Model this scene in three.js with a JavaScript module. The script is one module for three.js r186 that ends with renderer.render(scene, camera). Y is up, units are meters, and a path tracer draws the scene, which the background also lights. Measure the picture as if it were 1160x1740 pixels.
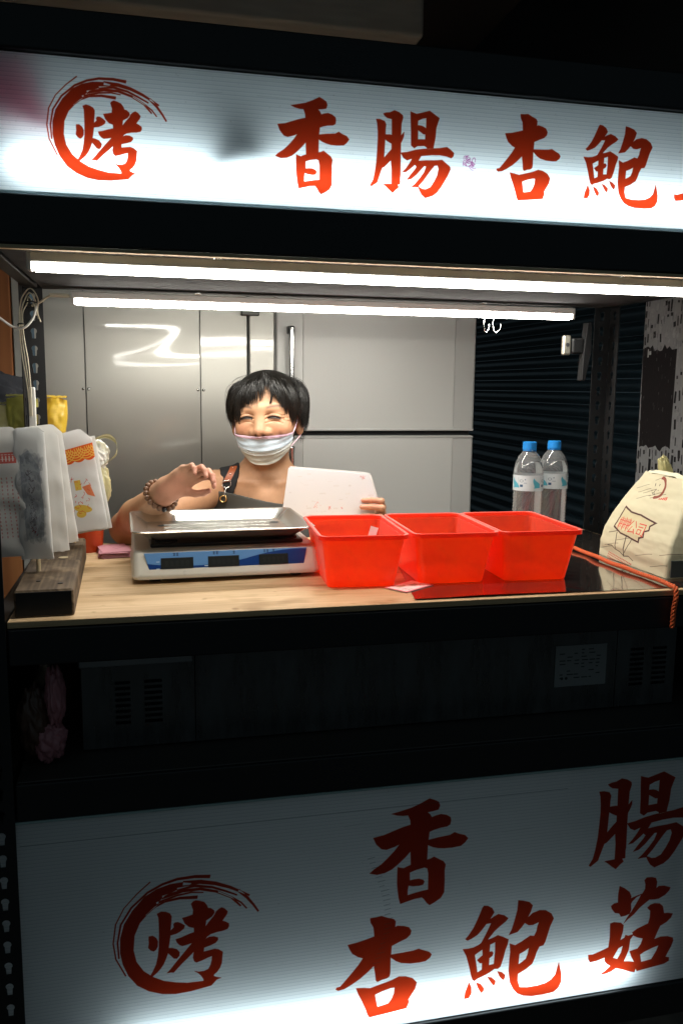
import * as THREE from 'three';
import { RoundedBoxGeometry } from 'three/addons/geometries/RoundedBoxGeometry.js';
import { mergeGeometries } from 'three/addons/utils/BufferGeometryUtils.js';
import { ImprovedNoise } from 'three/addons/math/ImprovedNoise.js';
import { RectAreaLightUniformsLib } from 'three/addons/lights/RectAreaLightUniformsLib.js';

// ---------------------------------------------------------------- camera, sky, exposure
const E = 1.45;                                   // the photographer's eye height; heights below are given from it
const scene = new THREE.Scene();
const camera = new THREE.PerspectiveCamera(2 * Math.atan(870 / 1420) * 180 / Math.PI, 682 / 1024, 0.05, 200);
camera.position.set(0, E, 0);
camera.rotation.order = 'YXZ';
camera.rotation.set(THREE.MathUtils.degToRad(-8.45), THREE.MathUtils.degToRad(-12.85), THREE.MathUtils.degToRad(0.583));
scene.add(camera);
const renderer = new THREE.WebGLRenderer({ antialias: true });
renderer.toneMapping = THREE.LinearToneMapping;
renderer.toneMappingExposure = 1;
renderer.shadowMap.enabled = true;
RectAreaLightUniformsLib.init();
{ // a city night sky: dim and even
  const d = new Float32Array(16 * 8 * 4);
  for (let i = 0; i < 128; i++) d.set([0.046, 0.066, 0.076, 1], i * 4);
  const sky = new THREE.DataTexture(d, 16, 8, THREE.RGBAFormat, THREE.FloatType);
  sky.mapping = THREE.EquirectangularReflectionMapping; sky.magFilter = sky.minFilter = THREE.LinearFilter; sky.needsUpdate = true;
  scene.background = sky; scene.environment = sky;
}
const LED = new THREE.Color(1.0, 0.968, 0.885), COLD = new THREE.Color(0.76, 0.92, 1.0);
const FRONT_POWER = 32, REAR_POWER = 66, SIGN_POWER = 18, LOW_POWER = 19;

// ---------------------------------------------------------------- helpers
let seed = 7;
const rnd = () => { seed = (seed * 1664525 + 1013904223) % 4294967296; return seed / 4294967296; };
const rr = (a, b) => a + (b - a) * rnd();
const IN = new ImprovedNoise(), noise = (x, y, z = 0.5) => IN.noise(x, y, z);
const fbm = (x, y, z = 0.3) => noise(x, y, z) * 0.55 + noise(x * 2.1, y * 2.1, z + 3) * 0.28 + noise(x * 4.3, y * 4.3, z + 7) * 0.17;
const clamp = THREE.MathUtils.clamp, lerp = THREE.MathUtils.lerp, sstep = (x, a, b) => THREE.MathUtils.smoothstep(x, a, b);
const V = (x, h, d) => new THREE.Vector3(x, E + h, -d);     // x along the stall, h above eye height, d metres behind the photographer's plane
const used = {};
const numbered = (n) => { const k = used[n] = (used[n] ?? -1) + 1; return k ? n + '_' + String(k).padStart(3, '0') : n; };
function tag(o, label, category, group, kind) { o.userData.label = label; if (category) o.userData.category = category; if (group) o.userData.group = group; if (kind) o.userData.kind = kind; return o; }
function thing(name, label, category, pos = [0, 0, 0], turn = 0, group) {
  const g = new THREE.Group(); g.name = numbered(name); g.position.set(...pos); g.rotation.y = turn; scene.add(g); return tag(g, label, category, group);
}
function part(name, geo, mat, parent, pos, rot) {
  const m = new THREE.Mesh(geo, mat); m.name = parent ? name : numbered(name); m.castShadow = m.receiveShadow = true;
  if (pos) m.position.set(...pos); if (rot) m.rotation.set(...rot); (parent ?? scene).add(m); return m;
}
const std = (o) => new THREE.MeshStandardMaterial({ roughness: 0.6, ...o });
const phys = (o) => new THREE.MeshPhysicalMaterial({ roughness: 0.6, ...o });
const lin = (r, g, b) => new THREE.Color().setRGB(r, g, b);
const box = (w, h, d, x = 0, y = 0, z = 0) => new THREE.BoxGeometry(w, h, d).translate(x, y, z);
const rbox = (w, h, d, r, x = 0, y = 0, z = 0, s = 3) => new RoundedBoxGeometry(w, h, d, s, r).translate(x, y, z);
const cyl = (r0, r1, h, n = 20) => new THREE.CylinderGeometry(r0, r1, h, n);
const tube = (pts, r, n = 40, k = 8) => new THREE.TubeGeometry(new THREE.CatmullRomCurve3(pts.map((p) => p.isVector3 ? p : new THREE.Vector3(...p))), n, r, k);
const join = (list) => mergeGeometries(list.map((g) => g.index ? g.toNonIndexed() : g).map((g) => { const c = g.clone(); for (const k of Object.keys(c.attributes)) if (!['position', 'normal', 'uv'].includes(k)) c.deleteAttribute(k); return c; }));
function pixels(w, h, fn, srgb = true) {                     // fn(u, v) -> [r, g, b] 0..1, v up
  const d = new Uint8Array(w * h * 4);
  for (let j = 0; j < h; j++) for (let i = 0; i < w; i++) { const c = fn((i + 0.5) / w, (j + 0.5) / h), k = (j * w + i) * 4; for (let q = 0; q < 3; q++) d[k + q] = clamp(c[q], 0, 1) * 255; d[k + 3] = 255; }
  const t = new THREE.DataTexture(d, w, h); t.magFilter = THREE.LinearFilter; t.wrapS = t.wrapT = THREE.RepeatWrapping; if (srgb) t.colorSpace = THREE.SRGBColorSpace; t.needsUpdate = true; return t;
}
function painted(w, h, fn) {
  const c = document.createElement('canvas'); c.width = w; c.height = h; fn(c.getContext('2d'), w, h);
  const t = new THREE.CanvasTexture(c); t.colorSpace = THREE.SRGBColorSpace; return t;
}
const grey = (fn) => (u, v) => { const k = fn(u, v); return [k, k, k]; };
function grid(nu, nv, fn, closed = false) {                  // fn(u, v) -> [x, y, z]; uv = (u, v)
  const p = [], uv = [], ix = [];
  for (let j = 0; j <= nv; j++) for (let i = 0; i <= nu; i++) { p.push(...fn(i / nu, j / nv)); uv.push(i / nu, j / nv); }
  for (let j = 0; j < nv; j++) for (let i = 0; i < nu; i++) { const a = j * (nu + 1) + i, b = a + 1, c = a + nu + 1, d = c + 1; ix.push(a, b, d, a, d, c); }
  const g = new THREE.BufferGeometry(); g.setAttribute('position', new THREE.Float32BufferAttribute(p, 3)); g.setAttribute('uv', new THREE.Float32BufferAttribute(uv, 2)); g.setIndex(ix); g.computeVertexNormals();
  if (closed) { const n = g.attributes.normal; for (let j = 0; j <= nv; j++) { const a = j * (nu + 1), b = a + nu, v = new THREE.Vector3().fromBufferAttribute(n, a).add(new THREE.Vector3().fromBufferAttribute(n, b)).normalize(); n.setXYZ(a, v.x, v.y, v.z); n.setXYZ(b, v.x, v.y, v.z); } }
  return g;
}
function ringLoft(sections, corner = 6, capStart = true, capEnd = true) {   // sections: [{w, d, r, x, y, z}] rounded rectangles in xz, bottom to top
  const n = corner * 4 + 4, p = [], uv = [], ix = [];
  const pt = (s, i) => { const q = Math.floor(i / (corner + 1)), k = i % (corner + 1), a = (q + k / corner) * Math.PI / 2, cx = [1, -1, -1, 1][q] * (s.w / 2 - s.r), cz = [1, 1, -1, -1][q] * (s.d / 2 - s.r); return [(s.x ?? 0) + cx + s.r * Math.cos(a), s.y, (s.z ?? 0) + cz + s.r * Math.sin(a)]; };
  sections.forEach((s, j) => { for (let i = 0; i <= n; i++) { const q = pt(s, i % n); p.push(...q); uv.push(q[0] * 4 + q[2] * 4, q[1] * 4); } });
  for (let j = 0; j + 1 < sections.length; j++) for (let i = 0; i < n; i++) { const a = j * (n + 1) + i, b = a + 1, c = a + n + 1, d = c + 1; ix.push(a, c, d, a, d, b); }
  const cap = (j, flip) => { const s = sections[j], c = p.length / 3; p.push(s.x ?? 0, s.y, s.z ?? 0); uv.push(0, 0); for (let i = 0; i < n; i++) { const a = j * (n + 1) + i; flip ? ix.push(c, a, a + 1) : ix.push(c, a + 1, a); } };
  if (capStart) cap(0, true); if (capEnd) cap(sections.length - 1, false);
  const g = new THREE.BufferGeometry(); g.setAttribute('position', new THREE.Float32BufferAttribute(p, 3)); g.setAttribute('uv', new THREE.Float32BufferAttribute(uv, 2)); g.setIndex(ix); 
  const flat = g.toNonIndexed(); flat.computeVertexNormals(); g.computeVertexNormals(); return g;
}
function crease(g, deg = 35) {                               // split normals at sharp edges
  const q = g.index ? g.toNonIndexed() : g.clone(), pos = q.attributes.position, n = pos.count, fn = [], map = new Map(), a = new THREE.Vector3(), b = new THREE.Vector3(), c = new THREE.Vector3();
  for (let i = 0; i < n; i += 3) { a.fromBufferAttribute(pos, i); b.fromBufferAttribute(pos, i + 1); c.fromBufferAttribute(pos, i + 2); const f = b.clone().sub(a).cross(c.clone().sub(a)); fn.push(f); for (let k = 0; k < 3; k++) { const key = [0, 1, 2].map((m) => Math.round(pos.array[(i + k) * 3 + m] * 2e4)).join(); if (!map.has(key)) map.set(key, []); map.get(key).push(i / 3); } }
  const out = new Float32Array(n * 3), cosmin = Math.cos(deg * Math.PI / 180), unit = fn.map((f) => f.clone().normalize());
  for (let i = 0; i < n; i++) { const f = Math.floor(i / 3), key = [0, 1, 2].map((m) => Math.round(pos.array[i * 3 + m] * 2e4)).join(), s = new THREE.Vector3(); for (const o of map.get(key)) if (unit[o].dot(unit[f]) > cosmin) s.add(fn[o]); s.normalize().toArray(out, i * 3); }
  q.setAttribute('normal', new THREE.BufferAttribute(out, 3)); return q;
}

// ---------------------------------------------------------------- shared materials
const brushTex = pixels(256, 256, grey((u, v) => 0.5 + 0.35 * noise(u * 120, v * 3) + 0.15 * noise(u * 40, v * 2, 4)), false);
const smudge = pixels(256, 256, grey((u, v) => clamp(0.42 + 0.5 * fbm(u * 5, v * 5, 2) + 0.14 * noise(u * 40, v * 40), 0, 1)), false);
const M = {
  black: std({ color: lin(0.008, 0.008, 0.0085), roughness: 0.5 }),
  blackRough: std({ color: lin(0.014, 0.014, 0.015), roughness: 0.8 }),
  rubber: std({ color: lin(0.02, 0.02, 0.02), roughness: 0.7 }),
  whitePlastic: std({ color: lin(0.72, 0.71, 0.67), roughness: 0.45 }),
  chrome: std({ color: lin(0.75, 0.74, 0.72), metalness: 1, roughness: 0.18 }),
  gold: std({ color: lin(0.78, 0.56, 0.26), metalness: 1, roughness: 0.25 }),
  wire: std({ color: lin(0.62, 0.56, 0.42), roughness: 0.5 }),
};
const glow = (c, k) => std({ color: lin(0.8, 0.8, 0.8), emissive: c, emissiveIntensity: k });

// ---------------------------------------------------------------- the setting
const groundTex = pixels(256, 256, (u, v) => { const k = 0.36 + 0.12 * fbm(u * 8, v * 8) + 0.08 * noise(u * 70, v * 70); return [k, k * 0.98, k * 0.94]; });
groundTex.repeat.set(12, 12);
tag(part('ground', new THREE.PlaneGeometry(40, 40).rotateX(-Math.PI / 2), std({ map: groundTex, roughness: 0.85 }), null), 'dark concrete pavement under the stall', null, null, 'structure');

{ // concrete beam of the building above the stall
  const t = pixels(256, 128, (u, v) => { const k = 0.76 + 0.12 * fbm(u * 6, v * 3) + 0.05 * noise(u * 60, v * 30); return [k, k * 0.985, k * 0.93]; });
  tag(part('concrete_beam', new RoundedBoxGeometry(3.7, 0.4, 0.5, 2, 0.01), std({ map: t, roughness: 0.9 }), null, [-1.144, E + 0.892 + 0.2, -2.45]), 'grey concrete beam of the building above the stall', 'beam');
}
tag(part('arcade_ceiling', box(9, 0.12, 5.2, 0.5, E + 1.36, -3.0), std({ color: lin(0.10, 0.10, 0.095), roughness: 0.9 }), null), 'dark ceiling slab of the arcade over the stall', null, null, 'structure');
{ // roller shutter beside the stall: each corrugated slat is a part
  const s = thing('roller_shutter', 'dark blue green roller shutter with horizontal corrugated slats beside the fridge', 'shutter', [1.45, 0, -3.6]);
  const prof = new THREE.Shape(); const P = 0.0432; prof.moveTo(0.006, 0);
  for (let i = 0; i <= 10; i++) { const a = i / 10; prof.lineTo(-0.012 * Math.sin(a * Math.PI) ** 0.8, a * P * 0.86); }
  prof.lineTo(0.003, P * 0.93); prof.lineTo(0.003, P * 0.985); prof.lineTo(0.009, P * 0.985); prof.lineTo(0.009, 0);
  const g = crease(new THREE.ExtrudeGeometry(prof, { depth: 3.2, bevelEnabled: false, curveSegments: 4 }).translate(0, 0, -1.6), 40);
  const wear = pixels(512, 64, grey((u, v) => 0.3 + 0.35 * Math.max(0, fbm(u * 9, v * 3, 5)) + 0.1 * noise(u * 60, v * 20)), false);
  const ms = [0, 1, 2].map((k) => std({ color: lin(0.016 + 0.003 * k, 0.032 + 0.003 * k, 0.042 + 0.004 * k), roughness: 0.24 + 0.05 * k }));
  for (let k = 0; k < 46; k++) part('slat', g, ms[(k * 7 + (k >> 2)) % 3], s, [0.003 * noise(k * 0.7, 1), 0.02 + k * P, 0]);
  part('side_rail', box(0.05, 2.0, 0.03, 0, 1.0, 1.622), M.black, s);
  part('housing', rbox(0.5, 0.78, 3.9, 0.01, 0.05, E + 0.93, 0.42), M.blackRough, s);
}
{ // pillar between the shops, torn posters and tile glue on it
  const t = painted(1024, 1536, (c, w, h) => {
    c.fillStyle = '#a3a3a4'; c.fillRect(0, 0, w, h);
    for (let i = 0; i < 5000; i++) { const k = 100 + rnd() * 100; c.fillStyle = `rgba(${k},${k},${k + 2},0.35)`; c.fillRect(rnd() * w, rnd() * h, 2 + rnd() * 12, 2 + rnd() * 26); }
    const brick = (x0, y0, x1, y1, dens) => { for (let x = x0; x < x1; x += 26) for (let y = y0 + rnd() * 30; y < y1; y += 46 + rnd() * 20) if (rnd() < dens) { c.fillStyle = rnd() < 0.4 ? '#17171a' : rnd() < 0.5 ? '#2c2a2c' : '#413f40'; c.save(); c.translate(x + rnd() * 8, y); c.rotate(rr(-0.12, 0.12)); c.fillRect(0, 0, 5 + rnd() * 15, 8 + rnd() * 34); c.restore(); } };
    brick(0, 0, w, 300, 0.5); brick(0, 690, w, 830, 0.85); brick(285, 300, w, 900, 0.6); brick(0, 830, w, h, 0.1);
    c.fillStyle = '#1b1416'; c.beginPath(); c.moveTo(0, 330); for (let x = 0; x <= 280; x += 20) c.lineTo(x, 320 + rnd() * 26); c.lineTo(275, 690); for (let x = 275; x >= 0; x -= 20) c.lineTo(x, 684 + rnd() * 24); c.fill();
    for (let i = 0; i < 220; i++) { c.fillStyle = rnd() < 0.8 ? 'rgba(45,32,32,0.6)' : 'rgba(150,150,150,0.55)'; const s = rnd(); c.fillRect(rnd() * 270, 345 + rnd() * 340, 1 + s * 4, 2 + rnd() * 16); }
    c.fillStyle = '#151416'; c.fillRect(105, 740, 22, 150);
    c.fillStyle = '#c9c9c8'; c.fillRect(40, 335, 10, 30); c.fillRect(52, 342, 18, 14);
    for (let i = 0; i < 900; i++) { const k = 110 + rnd() * 70; c.fillStyle = `rgba(${k},${k},${k},0.5)`; const y = rnd() < 0.5 ? rnd() * 330 : 700 + rnd() * 800; c.fillRect(rnd() * w, y, 1 + rnd() * 4, 4 + rnd() * 34); } for (let i = 0; i < 700; i++) { const k = 140 + rnd() * 70; c.fillStyle = `rgba(${k},${k},${k},0.4)`; c.beginPath(); c.ellipse(rnd() * w, rnd() < 0.5 ? rnd() * 330 : 700 + rnd() * 800, 1 + rnd() * 9, 1 + rnd() * 14, rnd() * 3, 0, 7); c.fill(); }
  });
  const g = new THREE.BoxGeometry(0.5, 2.9, 0.55), uv = g.attributes.uv, po = g.attributes.position;
  for (let i = 0; i < uv.count; i++) uv.setXY(i, (po.getZ(i) + 0.275) / 0.55, (po.getY(i) + 0.75) / 1.1 );
  t.wrapS = t.wrapT = THREE.MirroredRepeatWrapping;
  tag(part('wall_pillar', g, std({ map: t, roughness: 0.8, bumpMap: t, bumpScale: 0.0015 }), null, [1.55, 1.45, -1.785]), 'grey pillar with a torn dark poster and tile glue marks', 'pillar');
}
{ // timber board and a grey post at the left, behind the stall
  const t = pixels(256, 512, (u, v) => { const g = noise(u * 30, v * 2.5) * 0.1 + fbm(u * 6, v * 2) * 0.12, k = Math.max(0, noise(u * 9, v * 13, 8) - 0.45) * 1.6; return [0.60 + g - k, 0.38 + g * 0.8 - k * 0.9, 0.21 + g * 0.6 - k * 0.6]; });
  tag(part('timber_board', rbox(0.6, 2.1, 0.03, 0.004), std({ map: t, roughness: 0.7 }), null, [-0.622, 1.05, -2.2]), 'brown timber board standing behind the stall at its cable post', 'board');
  tag(part('wall_post', rbox(0.02, 2.1, 0.05, 0.003), std({ color: lin(0.36, 0.36, 0.33), roughness: 0.7 }), null, [-0.309, 1.05, -2.21]), 'narrow grey post beside the brown timber board', 'post');
}
// Brush lettering of the two signs, traced as outlines in steps of 0.2 mm from each character's lower left corner.
const GLYPH = {
  kao: [
    [4,296,23,297,40,284,49,263,47,233,38,217,27,210,12,217,0,233,4,260,3,281],
    [48,416,69,425,93,420,113,409,121,392,119,364,114,313,132,330,130,347,137,355,153,355,170,346,187,332,183,316,164,302,142,292,113,287,107,246,102,217,122,214,144,205,158,186,156,166,144,152,129,155,116,170,99,190,87,157,75,130,59,107,43,90,15,67,4,70,21,100,38,136,48,180,54,233,56,303,56,363,55,393],
    [222,448,231,459,245,464,267,458,289,449,302,430,308,413,323,410,339,396,341,381,327,362,297,345,293,310,312,335,340,368,350,388,364,400,378,407,395,398,410,380,405,364,391,345,381,331,398,324,415,312,416,297,408,282,383,275,351,272,320,265,301,253,291,237,299,244,312,250,337,249,357,240,358,227,345,212,318,202,284,193,282,170,304,173,340,178,360,172,382,155,379,129,376,93,366,66,350,44,334,32,333,23,349,15,372,7,346,2,281,0,279,15,268,35,251,54,233,67,255,60,282,60,305,68,317,89,324,116,326,140,303,134,271,122,244,115,233,123,227,145,232,179,204,152,172,123,149,100,126,76,111,79,91,77,109,95,141,134,174,172,206,209,224,229,202,224,173,219,158,227,145,244,140,261,168,267,208,281,235,288,234,312,209,321,188,343,175,375,202,380,229,387,232,412,226,433],
  ],
  ring: [
    [408,613,362,623,295,620,227,601,166,567,104,500,60,430,39,355,36,274,48,208,75,139,118,78,177,37,244,11,313,0,390,3,452,12,502,19,530,48,547,55,515,66,484,53,453,51,376,53,315,65,254,83,199,114,151,155,116,213,103,279,110,360,138,425,185,477,231,511,239,534,270,560,331,585,392,597],
    [32,244,28,332,47,428,102,513,184,584,259,619,333,637,422,639,501,629,505,646,425,654,333,650,256,630,179,593,95,519,39,430,21,332,26,243],
    [63,143,16,243,5,330,20,434,63,517,131,588,198,643,195,647,128,591,60,519,15,435,0,330,11,241,58,140],
    [360,604,450,603,525,587,601,558,663,526,706,502,711,509,669,535,609,571,533,604,456,624,364,629],
    [645,535,691,491,726,446,752,406,759,410,735,452,701,500,657,546],
    [331,580,421,589,511,571,579,542,641,513,644,519,584,550,515,582,423,603,331,596],
    [256,543,361,567,450,567,532,544,608,503,659,449,665,454,615,511,538,555,454,581,361,584,254,562],
    [541,543,617,501,662,468,691,432,696,435,667,473,621,507,545,550],
    [225,518,331,549,406,558,466,551,467,555,406,565,330,558,223,530],
    [171,463,217,500,270,523,344,531,434,522,437,539,345,544,268,533,214,506,168,466],
  ],
  xiang: [
    [108,581,163,593,210,605,257,625,304,650,326,640,352,625,360,602,352,579,326,573,294,569,308,556,318,536,342,544,366,549,395,541,417,525,421,506,417,481,401,471,364,467,332,459,308,450,303,401,359,410,418,416,442,430,466,417,499,405,516,384,499,360,478,343,429,338,386,340,354,346,328,355,301,371,299,281,317,285,336,295,360,278,387,260,399,238,394,203,396,143,395,68,378,36,346,14,319,0,303,17,287,43,276,54,239,51,196,40,163,31,154,68,148,112,144,157,144,211,145,257,158,252,177,246,195,255,214,262,211,345,185,313,148,276,116,249,79,232,38,227,0,239,22,260,59,285,90,316,127,358,153,395,126,383,85,371,59,378,32,410,16,450,69,459,121,478,163,493,208,505,206,531,194,563,168,563,137,569],
    [209,216,243,228,286,236,302,229,308,197,309,97,276,93,233,85,200,78,200,111,204,137,228,130,260,128,281,132,288,149,281,161,259,170,233,170,210,167,209,191],
  ],
  chang: [
    [89,559,111,567,136,570,170,587,204,577,230,559,233,542,222,501,220,419,242,446,242,420,233,394,220,367,220,301,221,243,222,145,220,134,221,84,202,83,212,63,190,45,167,21,140,42,117,63,95,79,157,84,157,182,150,247,124,220,102,198,87,191,78,165,69,136,60,109,54,89,32,73,11,57,0,65,10,83,22,104,34,156,45,232,50,312,53,387,52,438,47,488,39,519,68,519,100,509,111,487,107,453,107,419,139,421,154,419,152,527,118,533,99,546],
    [105,387,127,372,154,359,154,322,129,295,99,258,102,316],
    [287,589,311,581,333,575,380,589,428,604,463,583,501,560,490,527,479,492,474,423,460,346,419,340,409,354,393,362,342,357,320,341,296,358,294,450,290,518],
    [343,531,375,547,405,554,404,481,389,491,370,498,341,499],
    [344,468,365,455,384,442,400,441,399,406,344,402],
    [220,302,267,310,330,329,393,341,460,348,508,353,563,365,586,352,616,328,613,305,597,291,561,301,510,306,445,302,372,291,351,255,408,262,472,266,529,273,556,254,590,230,593,210,575,167,547,119,529,88,498,45,466,20,409,0,382,21,365,49,355,72,330,72,301,69,329,94,366,137,397,180,412,221,396,223,371,195,340,159,303,127,268,118,296,156,327,193,340,214,326,227,295,199,264,174,235,169,263,200,288,236,306,268,268,254,242,268],
    [356,78,393,121,423,164,454,207,473,230,496,233,505,210,494,162,473,120,445,77,410,61,388,62],
  ],
  xing: [
    [172,610,200,611,230,615,262,599,294,586,304,571,301,536,314,542,348,535,374,524,387,500,382,477,362,457,326,443,286,424,283,370,346,372,398,375,429,382,456,368,485,354,498,336,490,317,467,300,433,297,386,299,338,310,311,326,281,354,281,260,277,237,264,228,238,223,215,214,207,223,203,264,195,317,163,284,124,250,79,220,44,201,13,196,0,205,5,216,22,218,52,254,86,297,115,335,138,373,113,385,83,410,70,436,59,467,109,474,154,485,195,497,190,553,175,583],
    [105,194,142,189,178,181,229,195,286,210,327,227,363,222,401,203,423,173,415,135,396,102,380,73,385,59,371,21,321,15,248,7,176,0,165,19,155,55,135,109,117,154],
    [203,136,242,152,283,163,306,163,303,128,291,95,274,69,246,63,217,58,211,90],
  ],
  bao: [
    [120,586,145,582,171,566,185,540,160,502,187,516,211,526,249,513,274,493,258,476,222,452,192,429,151,383,176,387,213,401,245,387,281,367,276,338,263,304,253,260,237,211,222,200,200,203,170,185,127,169,94,159,79,148,66,157,57,183,42,242,23,305,0,347,36,346,67,349,97,360,112,369,137,414,154,447,169,479,139,478,116,450,87,421,51,403,27,395,13,405,31,423,60,462,82,506,101,550,112,577],
    [74,303,99,318,122,330,123,295,90,271,107,251,122,249,122,209,94,196,85,250],
    [167,352,199,363,200,306,195,232,164,229,165,271,184,283,189,299,181,310,165,309],
    [45,145,61,113,63,76,47,50,17,49,23,89],
    [89,137,117,125,139,96,138,80,124,68,103,100],
    [158,160,184,153,210,130,209,111,199,101,180,126],
    [219,185,246,176,269,156,267,136,257,126,235,151],
    [332,591,363,585,402,572,424,550,413,514,396,481,426,504,469,515,508,510,545,486,562,454,541,410,528,365,515,321,504,301,479,297,462,263,451,229,438,199,398,172,350,150,350,109,364,68,412,60,476,60,527,67,564,83,591,112,601,151,610,183,621,141,631,103,631,59,614,25,583,5,519,0,442,1,390,12,350,32,323,63,301,106,290,176,292,247,295,290,290,341,305,334,324,326,361,341,416,370,442,365,456,393,460,420,469,445,431,433,405,435,379,452,361,430,335,404,282,393,299,425,314,475,329,535],
    [353,270,384,282,413,299,407,265,395,234,373,219,350,207],
  ],
  gu: [
    [263,857,310,831,362,788,382,745,379,725,432,742,489,756,512,796,513,841,501,883,521,904,571,902,610,889,625,850,621,790,645,807,696,804,761,779,751,752,715,716,654,687,612,685,561,689,521,661,473,626,419,569,363,528,324,492,354,545,392,597,429,657,459,710,477,748,433,730,394,694,383,672,389,614,376,579,336,566,294,563,274,597,234,607,202,648,192,678,220,698,256,701,254,778],
    [194,511,231,518,298,503,325,476,321,411,301,333,342,354,350,378,378,365,424,375,414,393,462,423,565,458,578,513,578,579,546,612,573,637,615,646,666,637,698,608,716,535,750,534,803,521,788,484,748,448,687,419,661,361,636,294,699,310,768,304,821,283,828,253,810,197,780,143,762,104,797,92,799,60,754,38,677,29,584,18,483,7,472,36,462,0,423,10,346,44,277,69,229,41,179,29,123,29,169,55,221,97,182,128,163,155,161,190,88,171,22,165,4,196,0,238,43,235,116,257,192,282,199,380],
    [241,172,263,214,289,259,332,278,317,214,284,155],
    [349,122,370,173,390,228,398,326,425,363,477,334,522,319,507,268,476,227,401,213,422,156,453,100,400,114],
    [506,164,546,187,621,213,684,229,666,177,621,102,562,93,521,89],
  ],
};

// ---------------------------------------------------------------- the stall: a black slotted-steel rack
const XL = -0.2, XR = 0.99, DF = 1.186, DB = 1.775;          // inner edges of the uprights, front and back planes
{
  const rack = thing('stall_rack', 'black slotted steel rack of the food stall with keyhole uprights and shelves', 'stall', [0, 0, 0]);
  const H = 1.925, pitch = 0.0337, first = (E - 0.64) % pitch;
  const flange = (w) => {
    const s = new THREE.Shape(); s.moveTo(-w / 2, 0); s.lineTo(w / 2, 0); s.lineTo(w / 2, H); s.lineTo(-w / 2, H); s.closePath();
    for (let y = first + pitch; y < H - 0.02; y += pitch) { const h = new THREE.Path(); for (let i = 0; i <= 10; i++) { const a = -0.25 * Math.PI + i / 10 * 1.5 * Math.PI, x = 0.0058 * Math.cos(a), yy = y + 0.003 + 0.0058 * Math.sin(a); i ? h.lineTo(x, yy) : h.moveTo(x, yy); } h.lineTo(-0.0034, y - 0.011); h.lineTo(0.0034, y - 0.011); h.closePath(); s.holes.push(h); }
    return new THREE.ExtrudeGeometry(s, { depth: 0.002, bevelEnabled: false, curveSegments: 2 });
  };
  const f = flange(0.038);
  for (const [x, sx] of [[XL, -1], [XR, 1]]) for (const [d, sd] of [[DF, 1], [DB, -1]]) {
    const u = join([f.clone().translate(x + sx * 0.02, 0, sd > 0 ? -d - 0.002 : -d), f.clone().rotateY(Math.PI / 2).translate(x + sx * 0.04 - (sx > 0 ? 0.001 : 0), 0, -d - sd * 0.0225)]);
    part('upright', u, M.black, rack);
  }
  const W = XR - XL, cx = (XL + XR) / 2;
  const beam = (y0, y1, d = DF + 0.002, th = 0.028, m = M.black) => part('beam', rbox(W - 0.002, y1 - y0, th, 0.003, cx, E + (y0 + y1) / 2, -d - th / 2), m, rack);
  beam(0.1805, 0.2435); beam(0.419, 0.472); beam(-0.388, -0.3345); beam(-0.619, -0.5625); beam(-1.11, -1.047);
  beam(0.192, 0.225, DB - 0.03); beam(-0.388, -0.3345, DB - 0.03); beam(-0.619, -0.5695, DB - 0.03);
  for (const x of [XL - 0.02, XR + 0.02]) for (const y of [-0.36, -0.59, 0.21]) part('side_beam', rbox(0.026, 0.05, DB - DF - 0.05, 0.003, x, E + y, -(DF + DB) / 2), M.black, rack);
  const ceil = pixels(256, 128, grey((u, v) => 0.24 + 0.1 * fbm(u * 7, v * 4) + 0.03 * noise(u * 60, v * 60)));
  part('roof_board', rbox(W - 0.004, 0.008, DB - DF - 0.06, 0.002, cx, E + 0.187, -(DF + DB) / 2 - 0.003), phys({ map: ceil, roughness: 0.95, specularIntensity: 0.15 }), rack);
  part('roof_batten', rbox(W - 0.004, 0.005, 0.012, 0.001, cx, E + 0.1775, -DF - 0.009), std({ color: lin(0.55, 0.42, 0.25), roughness: 0.7 }), rack);
  part('shelf_board', rbox(W - 0.004, 0.008, DB - DF - 0.012, 0.002, cx, E - 0.565, -(DF + DB) / 2 - 0.002), std({ color: lin(0.05, 0.045, 0.04), roughness: 0.6 }), rack);
  part('back_panel', box(W + 0.03, 0.72, 0.004, cx, E - 0.72, -DB - 0.006), M.blackRough, rack);
  for (const x of [XL - 0.046, XR + 0.046]) part('side_panel', box(0.004, 0.72, DB - DF, x, E - 0.72, -(DF + DB) / 2), M.blackRough, rack);
}

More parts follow.
